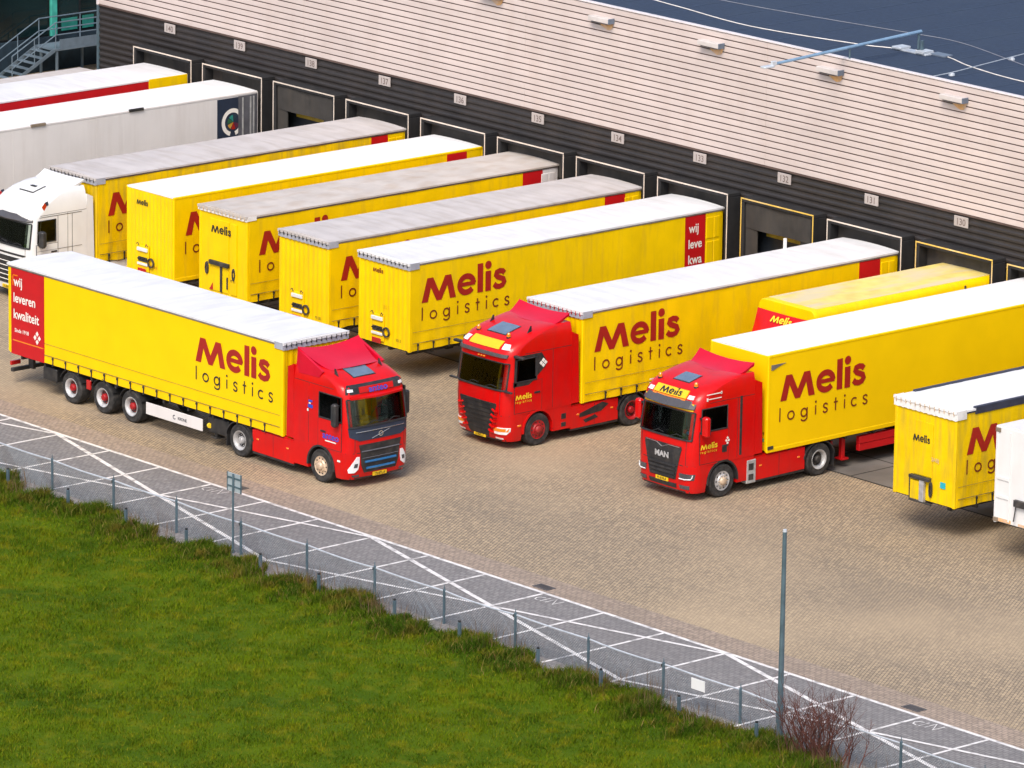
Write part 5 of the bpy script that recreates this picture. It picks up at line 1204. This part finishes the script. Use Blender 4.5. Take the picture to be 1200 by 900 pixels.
b = new('yellow_letter'); decal(b, melis(.20), lambda u, v, k: (.255 - v * .58, -.50 + u, 3.27 + v * .84 + .03 + k)); part('spoiler_lettering', b, cr)
for sd in (1, -1): wheel(r, L9 + 1.25, sd * 1.2, ('front', 'steel', 'steel', .32), sd)

# ------------------------------------------------------------------ tractor units at the docks
def tractor(k, L, fn, label):
    x, y = TR[k]; o = thing('tractor_unit', label, 'truck', (x, y - L, 0), DN, 'tractor units in the yard'); fn(o); return o
tractor('T8', 13.62, cab_high, 'red tractor unit with tall black grille, yellow roof sign and red wheel rims')
tractor('T10', 13.6, cab_square, 'red tractor unit with dark trapezoid grille, smoked sun visor and steel steps')
tractor('T3', 13.62, cab_white, 'white tractor unit with dark sun visor at the left edge')

# the moving combination in the foreground
VX, VY, VA = -7.087, -22.106, .0085
r = thing('semi_trailer', 'yellow curtain trailer with full red slogan panel driving across the yard', 'trailer', (VX, VY, 0), VA, 'semi-trailers in the yard')
curtain_trailer(r, roof='roof_white', rail='rail_grey', strip='strip_grey', tick='frame', amp=.006, ph=.4, tarp='yellow_new', sides=(-1, 1), straps=(-1,), rear_x=(.17, 1.88), front=None, fl=None, wheels=(3.22, 4.82, 6.25), logo='logo_red', letter='black_letter')
b = new('white_letter'); decal(b, text2d('Sinds 1918', .17, .003), lambda u, v, k: (.72 + u, -(HW + .012 + k), 1.80 + v)); sl = part('small_lettering', b, r)
b = new('white_letter'); y = -(HW + .014)
for a, z in ((1.52, 1.93), (1.63, 1.80), (1.41, 1.80), (1.52, 1.67)): b.prism([(a, z + .085), (a + .075, z), (a, z - .085), (a - .075, z)], 1, y, y + .006)
part('diamond_emblem', b, r)
b = new('orange'); b.box(.26, 1.84, -(HW + .014), -(HW + .004), 1.50, 1.535); b.box(.26, .52, -(HW + .014), -(HW + .004), 3.62, 3.65); b.box(.26, .29, -(HW + .014), -(HW + .004), 3.3, 3.65); part('panel_trim', b, r)
b = new('white_box'); b.box(6.95, 9.72, -1.22, -1.18, .42, .80, .008); sb = part('side_guard', b, r)
b = new('navy'); decal(b, text2d('KRONE', .13, .003), lambda u, v, k: (8.75 + u, -1.226 - k, .55 + v)); v, f = stroke(arc(8.36, .60, .06, .06, 60, 330, 12), .025); b.add([(x, -1.226, z) for x, z in v], f); part('guard_lettering', b, sb)
b = new('black'); b.box(9.9, 10.9, -1.15, -.55, .45, .95, .03); part('tool_box', b, r)
b = new('yellow_letter'); b.tube([(9.98, -1.16, .66), (10.06, -1.18, .66)], .08, 8); part('beacon_cap', b, r)
b = new('red_lens'); b.box(3.95, 4.15, -1.22, -1.16, .62, .92, .01); part('reflector', b, r)
b = new('black'); b.box(1.7, 2.4, -1.2, -.5, .5, .92, .03); part('tool_box', b, r)
vt = thing('tractor_unit', 'red tractor unit with blue lettered roof sign and blue grille bars', 'truck', (VX + 13.62 * math.cos(VA), VY + 13.62 * math.sin(VA), 0), VA, 'tractor units in the yard')
cab_swept(vt)

# ------------------------------------------------------------------ fence, posts, sign, pole
FY = -30.10
fn = thing('chain_link_fence', 'low galvanised chain link fence between the grass and the parking strip', 'fence', (-10.83, FY, 0))
NP = 22
for k in range(NP):
    def postm():
        b = new('galv'); b.box(-.03, .03, -.03, .03, -.1, 1.0, .006); b.tube([(0, 0, .98), (0, 0, 1.12)], [.02, .008], 5); return b
    shared('post', 'fpost', postm, fn, (k * 2.986, 0, 0))
    if k % 2 == 0:
        def clamp(): b = new('black'); b.box(-.075, -.035, -.03, .03, .86, .95, .006); return b
        shared('rail_clamp', 'fclamp', clamp, fn, (k * 2.986, 0, 0))
b = new('galv_lt'); pts = []
for k in range(NP - 1):
    for q in range(6): t_ = q / 6; pts.append(((k + t_) * 2.986, .03, .93 - .05 * 4 * t_ * (1 - t_) * (.6 + .5 * math.sin(k * 3.1))))
b.tube(pts, .026, 6); part('top_rail', b, fn)
b = new('galv'); LN = (NP - 1) * 2.986; hgt = .86; pit = .085
for k in range(int(LN / pit) + 10):
    for s in (1, -1):
        x0 = k * pit - (hgt if s > 0 else 0); x1 = x0 + s * hgt * (1 if s > 0 else 1) + (hgt if s < 0 else 0) * 0
        xa, xb = (k * pit - hgt * .5, k * pit + hgt * .5) if s > 0 else (k * pit + hgt * .5, k * pit - hgt * .5)
        if min(xa, xb) < 0 or max(xa, xb) > LN: continue
        b.tube([(xa, .012 * s, .02), (xb, .012 * s,   .02 + hgt)], .0036, 3, False)
part('chain_link_mesh', b, fn)
PS = [2.9, 5.86, 8.64, 11.48, 14.87, 17.48, 20.78, 23.54, 26.79, 29.33, 32.4, 35.37]
for k, x in enumerate(PS):
    t = thing('short_post', 'short grey metal post standing in the grass before the fence', 'post', (x, -30.85, 0), random.uniform(-.2, .2), 'short posts before the fence')
    def shortp(): b = new('galv'); b.box(-.04, .04, -.04, .04, -.1, .52, .008); return b
    shared('shaft', 'sp', shortp, t, (0, 0, 0))
    def shortc(): b = new('black'); b.box(-.03, .03, -.03, .03, .52, .58, .006); return b
    shared('cap', 'spc', shortc, t, (0, 0, 0))
t = thing('tall_pole', 'tall slender blue-grey pole standing at the fence without a lamp', 'pole', (35.67, -30.30, 0))
b = new('galv'); b.tube([(0, 0, -.1), (0, 0, 1.4), (0, 0, 5.66)], [.085, .075, .055], 12); part('shaft', b, t); b = new('galv_lt'); b.lathe([(5.655, .06), (5.72, .05)], (0, 0, 0), 12, 2); part('cap', b, t)
b = new('galv'); b.box(-.06, .06, -.095, -.06, .5, .9, .005); part('access_door', b, t)
t = thing('road_sign', 'small road sign seen from behind on a thin post at the fence', 'sign', (12.79, -30.18, 0))
b = new('galv'); b.tube([(0, 0, -.1), (0, 0, 2.36)], .032, 10); part('sign_post', b, t)
b = new('signback'); b.box(-.31, .31, .035, .055, 1.82, 2.36, .004); pl = part('sign_plate', b, t); b = new('galv'); b.box(-.32, -.29, .025, .06, 1.81, 2.37); b.box(.29, .32, .025, .06, 1.81, 2.37); b.box(-.31, .31, .02, .034, 1.95, 2.0); b.box(-.31, .31, .02, .034, 2.2, 2.25); part('plate_frame', b, pl)
b = new('white'); b.box(-.26, .26, -.012, .012, -.15, .15, .004); o = part('notice_plate', b); o.location = (32.36, FY - .03, .70); tag(o, 'blank white plate hung on the chain link fence', 'plate')

# ------------------------------------------------------------------ grass, weeds and the bare bush
def veg_mat(name, cols, rough=.9):
    m = bpy.data.materials.new(name); m.use_nodes = True; nt = m.node_tree; N = nt.nodes; L = nt.links; b = N['Principled BSDF']; b.inputs['Roughness'].default_value = rough; b.inputs['Specular IOR Level'].default_value = .1
    g = N.new('ShaderNodeNewGeometry'); tc = N.new('ShaderNodeTexCoord')
    out = None
    def blend(val, lo, hi, A, Bc):
        r = N.new('ShaderNodeMapRange'); r.inputs['From Min'].default_value = lo; r.inputs['From Max'].default_value = hi; L.new(val, r.inputs['Value'])
        x = N.new('ShaderNodeMix'); x.data_type = 'RGBA'; L.new(r.outputs[0], x.inputs['Factor'])
        if isinstance(A, tuple): x.inputs['A'].default_value = (*A, 1)
        else: L.new(A, x.inputs['A'])
        if isinstance(Bc, tuple): x.inputs['B'].default_value = (*Bc, 1)
        else: L.new(Bc, x.inputs['B'])
        return x.outputs['Result']
    n1 = N.new('ShaderNodeTexNoise'); n1.inputs['Scale'].default_value = .45; n1.inputs['Detail'].default_value = 5; L.new(tc.outputs['Object'], n1.inputs['Vector'])
    n2 = N.new('ShaderNodeTexNoise'); n2.inputs['Scale'].default_value = 1.7; n2.inputs['Detail'].default_value = 4; L.new(tc.outputs['Object'], n2.inputs['Vector'])
    a = blend(n1.outputs['Fac'], .38, .62, cols[0], cols[1]); a = blend(n2.outputs['Fac'], .50, .70, a, cols[2])
    a = blend(g.outputs['Random Per Island'], .80, 1.0, a, cols[3]); L.new(a, b.inputs['Base Color']); return m
Mt['grass'] = veg_mat('meadow_grass', [(.052, .094, .001), (.092, .140, .001), (.140, .150, .002), (.19, .18, .012)])
Mt['lawn'] = veg_mat('turf', [(.045, .085, .001), (.072, .112, .002), (.105, .12, .003), (.10, .11, .006)])
Mt['rough_grass'] = veg_mat('rough_verge_grass', [(.030, .068, .002), (.060, .096, .003), (.145, .110, .014), (.20, .145, .045)])
def edge_y(x): return -30.62 + .28 * math.sin(x * 1.1) + .18 * math.sin(x * 2.7 + 1) + .12 * math.sin(x * 6.1)
b = new('lawn'); xs = np.arange(-30, 75, .5); ys = [0, .3, .55, .8, 1.2, 1.6, 2.0] + list(np.arange(2.5, 24, .5)) + [30, 60]
def lz(x, d): return .012 + .06 * min(1, d / .8) * (1 + .5 * math.sin(x * .9 + d)) + .05 * math.sin(x * .5 + d * .7) * min(1, d / 2)
b.grid(lambda x, d: (x, edge_y(x) - d, lz(x, d)), xs, ys); lawn = struct('lawn', b, 'structure', True)
def LZ(x, d): return .012 + .06 * np.minimum(1, d / .8) * (1 + .5 * np.sin(x * .9 + d)) + .05 * np.sin(x * .5 + d * .7) * np.minimum(1, d / 2)
def blades(P, h, w, lean, seed):
    """one bent two-segment blade per row of P (x, y, z)"""
    rg = np.random.default_rng(seed); n = len(P); az = rg.uniform(0, 2 * np.pi, n); la = rg.uniform(0, 2 * np.pi, n)
    d = np.stack([np.cos(az), np.sin(az), np.zeros(n)], 1) * w[:, None] / 2; l = np.stack([np.cos(la), np.sin(la), np.zeros(n)], 1) * (lean * h)[:, None]; up = np.zeros((n, 3)); up[:, 2] = h
    V = np.stack([P - d, P + d, P + d * .7 + l * .4 + up * .6, P - d * .7 + l * .4 + up * .6, P + l + up * .95], 1).reshape(-1, 3); return V, n
def blade_object(name, V, n, mn):
    me = bpy.data.meshes.new(name); me.vertices.add(n * 5); me.vertices.foreach_set('co', V.astype(np.float32).ravel())
    base = np.arange(n) * 5; loops = np.concatenate([np.stack([base, base + 1, base + 2, base + 3], 1), np.stack([base + 3, base + 2, base + 4], 1)], 1).ravel()
    me.loops.add(n * 7); me.loops.foreach_set('vertex_index', loops.astype(np.int32)); me.polygons.add(n * 2)
    st_ = (np.arange(n)[:, None] * 7 + np.array([0, 4])[None]).ravel(); me.polygons.foreach_set('loop_start', st_.astype(np.int32)); me.materials.append(Mt[mn]); me.update(calc_edges=True); me.validate()
    o = link(name, me); o['kind'] = 'stuff'; return o
# the strip of meadow the view can reach
def in_view(P, mg=90):
    d = P - np.array(cam.matrix_world.translation); zc = d @ np.array(fw); u = 512 + 7216.73 / 1200 * 1024 * (d @ np.array(r2)) / zc; v = 384 - 7216.73 / 1200 * 1024 * (d @ np.array(u2)) / zc
    return (u > -mg) & (u < 1024 + mg) & (v > -mg) & (v < 768 + mg)
N0 = 620000; X = RNG.uniform(-6, 46, N0); D = RNG.uniform(0, 22, N0)
ey = np.array([edge_y(x) for x in np.linspace(-6, 46, 2000)]); E = np.interp(X, np.linspace(-6, 46, 2000), ey)
P = np.stack([X, E - D, LZ(X, D) - .01], 1); clump = np.sin(X * 2.3 + np.sin(D * 1.9) * 1.5) * np.sin(D * 2.1 + np.cos(X * 1.3) * 1.7); clump2 = np.sin(X * 5.1 + D * 2.2) * np.sin(D * 4.7 - X * 1.4)
keep = in_view(P) & (RNG.uniform(0, 1, N0) < .78 + .22 * clump); P = P[keep]; cl = clump[keep]; c2 = clump2[keep]; n = len(P)
h = RNG.uniform(.05, .115, n) * (1 + .35 * cl + .30 * c2); V, n = blades(P, h, RNG.uniform(.012, .026, n), RNG.uniform(.3, .95, n), 3); blade_object('grass', V, n, 'grass'); print('grass blades', n)
# taller rough verge along the fence
N1 = 95000; X = RNG.uniform(-6, 46, N1); D = np.abs(RNG.normal(0, .8, N1)) - .16; E = np.interp(X, np.linspace(-6, 46, 2000), ey); P = np.stack([X, E - D, LZ(X, np.maximum(D, 0)) - .01], 1)
tu = .5 + .5 * np.sin(X * 1.7 + 1.1 * np.sin(X * .63)) * np.sin(X * 4.3 + .5); keep = in_view(P) & (RNG.uniform(0, 1, N1) < .25 + .75 * tu); P = P[keep]; t2 = tu[keep]; n = len(P)
V, n = blades(P, RNG.uniform(.10, .27, n) * (.45 + 1.15 * t2), RNG.uniform(.012, .028, n), RNG.uniform(.2, .9, n), 5); blade_object('rough_grass', V, n, 'rough_grass')
# dry stalks
N2 = 1300; ctr = RNG.choice([3.5, 9.5, 15.6, 17.2, 19.5, 20.8, 24.8, 29.5, 31.5, 33.0, 36.5, 37.5, 38.5, 38.0], N2); X = ctr + RNG.normal(0, .75, N2); Y = np.interp(X, np.linspace(-6, 46, 2000), ey) + RNG.normal(-.05, .28, N2)
P = np.stack([X, Y, np.zeros(N2)], 1); V, n = blades(P, RNG.uniform(.25, .8, N2), RNG.uniform(.008, .016, N2), RNG.uniform(.05, .5, N2), 9); blade_object('dry_weeds', V, n, 'dry')
# bare bush by the pole
rb = random.Random(4); bs = thing('bare_bush', 'leafless reddish bush at the fence beside the tall pole', 'bush', (37.55, -30.75, 0))
def grow(b, p, d, ln, r, lev):
    pts = [p]; q = p.copy(); dd = d.copy()
    for _ in range(4): dd = (dd + Vector((rb.gauss(0, .13), rb.gauss(0, .13), rb.gauss(.03, .08)))).normalized(); q = q + dd * ln / 4; pts.append(q.copy())
    b.tube(pts, [r * (1 - .16 * i) for i in range(5)], 4, False)
    if lev:
        for i in (2, 3, 4, 4):
            a = Vector((rb.gauss(0, .55), rb.gauss(0, .55), rb.gauss(.25, .3))); grow(b, pts[i], (dd + a).normalized(), ln * rb.uniform(.45, .7), r * .5, lev - 1)
for k in range(48):
    b = new('twig'); a = rb.uniform(0, 2 * math.pi); sp_ = rb.uniform(.1, .95); grow(b, Vector((rb.gauss(0, .5), rb.gauss(0, .2), 0)), Vector((math.cos(a) * sp_, math.sin(a) * sp_, 1)).normalized(), rb.uniform(.6, 1.25), .019, 2); part('branch', b, bs)
